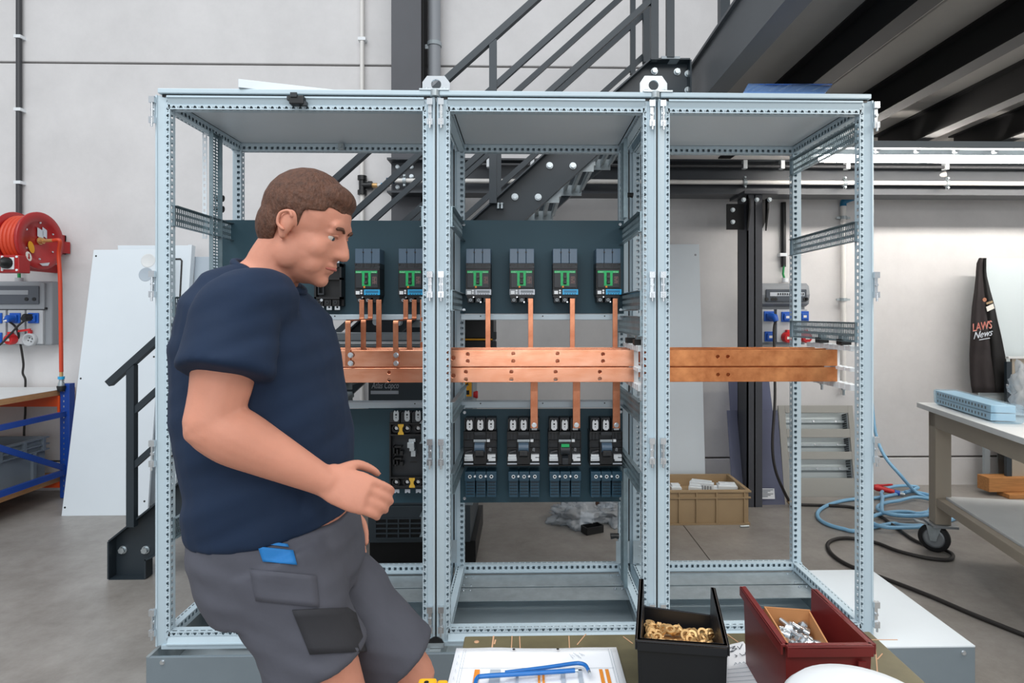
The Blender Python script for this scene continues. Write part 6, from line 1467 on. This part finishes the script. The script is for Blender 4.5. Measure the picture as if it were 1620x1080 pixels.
nr_ = hd.cross(sdv).normalized(); nr_ = nr_ if nr_.y > 0 else -nr_
nr_ = (nr_*.75-EZ*.66); nr_ = (nr_-hd*nr_.dot(hd)).normalized(); sdv = sdv-hd*sdv.dot(hd)-nr_*sdv.dot(nr_); sdv.normalize()
hand(wr, hd, nr_, sdv, 1.05)
# far (left) arm
sh2 = P(415, 485, .185); el2 = P(440, 690, .235); wr2 = P(532, 800, .15)
b.limb([(sh2, .070), (sh2.lerp(el2, .5), .062), (el2, .052)], 16); b.limb([(el2, .052), (el2.lerp(wr2, .3), .054), (wr2, .031)], 16)
hd2 = Vector((.35, 0, -.94)).normalized(); hand(wr2, hd2, Vector((.0, -1, 0)), Vector((.94, 0, .35)))
# legs
hipR, hipL = P(436, 875, -.092), P(462, 872, .092)
kneR = Vector((hipR.x+.165, YM-.10, .47)); kneL = Vector((hipL.x+.29, YM+.10, .50))
ankR = Vector((kneR.x-.10, YM-.10, .085)); ankL = Vector((kneL.x+.03, YM+.10, .085))
for h, k, a in ((hipR, kneR, ankR), (hipL, kneL, ankL)):
    b.limb([(h, .098), (h.lerp(k, .3), .094), (h.lerp(k, .75), .070), (k, .058)], 18)
    b.limb([(k, .057), (k.lerp(a, .28)+Vector((-.02, 0, 0)), .058), (k.lerp(a, .7), .042), (a, .036)], 16)
    b.limb([(a+Vector((-.02, 0, -.03)), .036), (a+Vector((.08, 0, -.045)), .036), (a+Vector((.15, 0, -.052)), .028)], 12)
body = fuse('body', b, 'skin', man, .0045, 5, .5)
# shirt with short sleeves
s = Blob(); s.loft([(m_, A*1.045, B*1.06) for m_, A, B in [sec(x, y, h) for x, y, h in torso[:-1]]])
se = P(357, 586, -.232)
s.limb([(sh+Vector((.02, .06, .01)), .076), (sh, .080), (sh.lerp(se, .5), .079)], 20)
ad = (se-sh).normalized(); up_ = ad.orthogonal().normalized(); v_ = ad.cross(up_)
s.loft([(sh.lerp(se, .1), up_*.078, v_*.078), (sh.lerp(se, .6), up_*.080, v_*.080), (se, up_*.085, v_*.085), (se+ad*.008, up_*.083, v_*.083)], 24)
se2 = sh2.lerp(el2, .62); ad2 = (el2-sh2).normalized(); up2 = ad2.orthogonal().normalized(); v2 = ad2.cross(up2)
s.loft([(sh2, up2*.086, v2*.086), (se2, up2*.090, v2*.090)], 24)
s.v = [v for v in s.v]
shirt = fuse('t_shirt', s, 'shirt', man, .006, 14)
# collar ring
cN = [neck0+Vector((-.018, 0, -.002))]
ring_c = (P(384, 418)+P(470, 458))/2; ring_c.y = YM; A_ = (P(474, 458)-P(378, 412))/2*1.02
obj('collar', M().tube([ring_c+A_*math.cos(t*math.pi/14)+lat*.088*math.sin(t*math.pi/14) for t in range(28)], .009, 8, closed=True), 'shirt', shirt)
# shorts
g = Blob()
g.loft([sec(x, y, h) for x, y, h in (((322, 812), (556, 808), .184), ((322, 860), (562, 850), .192), ((334, 905), (566, 895), .195), ((355, 940), (560, 930), .185))], 28)
hemR, hemL = hipR.lerp(kneR, .56), hipL.lerp(kneL, .90)
for h, k, e, r0, r1 in ((hipR, kneR, hemR, .118, .098), (hipL, kneL, hemL, .118, .098)):
    d = (k-h).normalized(); u_ = lat; w_ = d.cross(u_).normalized()
    g.loft([(h, w_*r0, u_*.108), (h.lerp(e, .35), w_*(r0*.98), u_*.106), (h.lerp(e, .7), w_*(r1*1.05), u_*.10), (e, w_*(r1*1.03), u_*.098), (e+d*.006, w_*r1*.97, u_*.092)], 24)
g.v = [v for v in g.v]
shorts = fuse('work_shorts', g, 'shorts', man, .006, 5)
def wrinkle(o, amp, tilt):
    base_ = WL[o.name]; me = o.data
    nrm_ = [n_.vector.copy() for n_ in me.vertex_normals]
    for i_, v in enumerate(me.vertices):
        p_ = v.co+base_; q = Vector((p_.x*2.2+p_.z*tilt, p_.y*2.5, p_.z*9-p_.x*tilt*3)); k = noise.noise(q*1.4)*.7+noise.noise(q*3.1+Vector((5, 1, 2)))*.35+.25*(1-abs(noise.noise(q*2.0+Vector((9, 9, 1)))))
        v.co += nrm_[i_]*amp*k
wrinkle(shirt, .011, 1.2); wrinkle(shorts, .012, -1.0)
def on_cloth(pts_uv, dy, mt, nm, par, th=.006):
    q = [P(u, v, dy) for u, v in pts_uv]; return obj(nm, M().prism(q, (0, th, 0)), mt, par, bevel=.001)
def project(nm, uv, mt, par, target, off=.003, nx=8, ny=6):
    """patch sewn on: a small grid laid onto the cloth surface"""
    m = M(); tw = Vector(par.parent.location) if par.parent else Vector()
    for i in range(nx+1):
        for j in range(ny+1):
            s_, t_ = i/nx, j/ny
            u = (uv[0][0]*(1-s_)+uv[1][0]*s_)*(1-t_)+(uv[3][0]*(1-s_)+uv[2][0]*s_)*t_; v = (uv[0][1]*(1-s_)+uv[1][1]*s_)*(1-t_)+(uv[3][1]*(1-s_)+uv[2][1]*s_)*t_
            base_ = WL[target.name]; d = ray(u, v).normalized(); ok, loc, nn, _ = target.ray_cast(CAM-base_, d)
            p_ = (loc+base_-d*off) if ok else P(u, v, -.2); m.v.append(p_)
    m.f = [[i*(ny+1)+j, (i+1)*(ny+1)+j, (i+1)*(ny+1)+j+1, i*(ny+1)+j+1] for i in range(nx) for j in range(ny)]; m.sm = [True]*len(m.f); m.mi = [0]*len(m.f)
    o = obj(nm, m, mt, par); sd = o.modifiers.new('thick', 'SOLIDIFY'); sd.thickness = .003; sd.offset = 0; return o
project('blue_patch', [(408, 864), (464, 870), (470, 893), (416, 888)], 'patch_blue', shorts, shorts)
project('blue_patch', [(405, 854), (455, 860), (457, 865), (408, 859)], 'patch_blue', shorts, shorts)
project('pocket_flap', [(395, 900), (500, 910), (505, 960), (405, 950)], 'shorts', shorts, shorts)
project('dark_panel', [(462, 965), (560, 960), (580, 1030), (490, 1035)], 'shorts_dark', shorts, shorts)
# hair, brows, eyes
h = Blob()
h.ell(Hd(-.014, 0, .026), hf*.102, hl*.082, hu*.099)
h.ell(Hd(-.040, 0, -.020), hf*.070, hl*.074, hu*.075)
h.ell(Hd(.034, 0, .076), hf*.050, hl*.058, hu*.036)
hv = []
hair = fuse('hair', h, 'hair', man, .004, 4)
bm = bmesh.new(); bm.from_mesh(hair.data); base_ = WL[hair.name]
def keep(p_):
    r_ = p_-hc; f_, u_, l_ = r_.dot(hf), r_.dot(hu), abs(r_.dot(hl))
    if f_ > .052: return u_ > .055-(f_-.06)*.2
    if f_ > .014: return u_ > .028+.3*(f_-.014) if l_ > .03 else u_ > .04
    if f_ > -.03: return u_ > .012 or (f_ > .004 and u_ > -.020)
    return u_ > -.080+.55*max(0, f_+.03)
dele = [f for f in bm.faces if not keep(f.calc_center_median()+base_)]
bmesh.ops.delete(bm, geom=dele, context='FACES')
loose = [v for v in bm.verts if not v.link_faces]; bmesh.ops.delete(bm, geom=loose, context='VERTS')
for _ in range(14):
    be = {}
    for e in bm.edges:
        if len(e.link_faces) == 1:
            a_, c_ = e.verts; be.setdefault(a_, []).append(c_); be.setdefault(c_, []).append(a_)
    new = {v: sum((x.co for x in ns), Vector())/len(ns) for v, ns in be.items() if len(ns) == 2}
    for v, co in new.items(): v.co = v.co*.4+co*.6
bm.to_mesh(hair.data); bm.free()
sd = hair.modifiers.new('thick', 'SOLIDIFY'); sd.thickness = .008; sd.offset = -1
bb_ = WL[body.name]
def face(l, u, off=0.0):
    o_ = Hd(.25, l, u); ok, loc, nn, _ = body.ray_cast(o_-bb_, -hf)
    return (loc+bb_+hf*off) if ok else Hd(.08, l, u)
for s_ in (-1, 1):
    e_ = face(s_*.031, -.007, -.0088); obj('eye', M().ball(e_, .0114), 'eye_white', man)
    obj('iris', M().ball(e_+hf*.0076+hu*-.001, .0054), 'iris', man)
    obj('eyelid', M().tube([face(s_*.019, -.004, .001), face(s_*.031, .002, .0022), face(s_*.043, -.002, .0012)], [.0006, .0030, .0006], 8), 'skin', man)
    obj('eyebrow', M().tube(bez([face(s_*.014, .014, .001), face(s_*.028, .020, .0015), face(s_*.046, .016, .0005)], 4), [.003]*4+[.0042]*4+[.002], 8), 'hair', man)
    ec = Hd(-.010, s_*.089, -.014); obj('ear_fold', M().tube(bez([ec+hf*.008-hu*.018, ec-hf*.010-hu*.010, ec-hf*.014+hu*.012, ec+hf*.002+hu*.024, ec+hf*.013+hu*.014], 5), [.0012]+[.0036]*19+[.0012], 8), 'skin', man)
obj('lips', M().tube(bez([face(-.022, -.074, -.001), face(-.008, -.0715, .0008), face(.008, -.0715, .0008), face(.022, -.074, -.001)], 3), [.002]+[.0036]*8+[.002], 8), 'lips', man)
for a in (ankR, ankL):
    sh_ = Blob(); sh_.ell(a+Vector((.055, 0, -.045)), fwd*.155, lat*.052, EZ*.045); sh_.limb([(a+Vector((-.02, 0, .02)), .050), (a+Vector((-.015, 0, -.04)), .052)], 14)
    sh_.v = [Vector((v.x, v.y, max(.002, v.z))) for v in sh_.v]
    fuse('shoe', sh_, 'rubber', man, .006, 3)
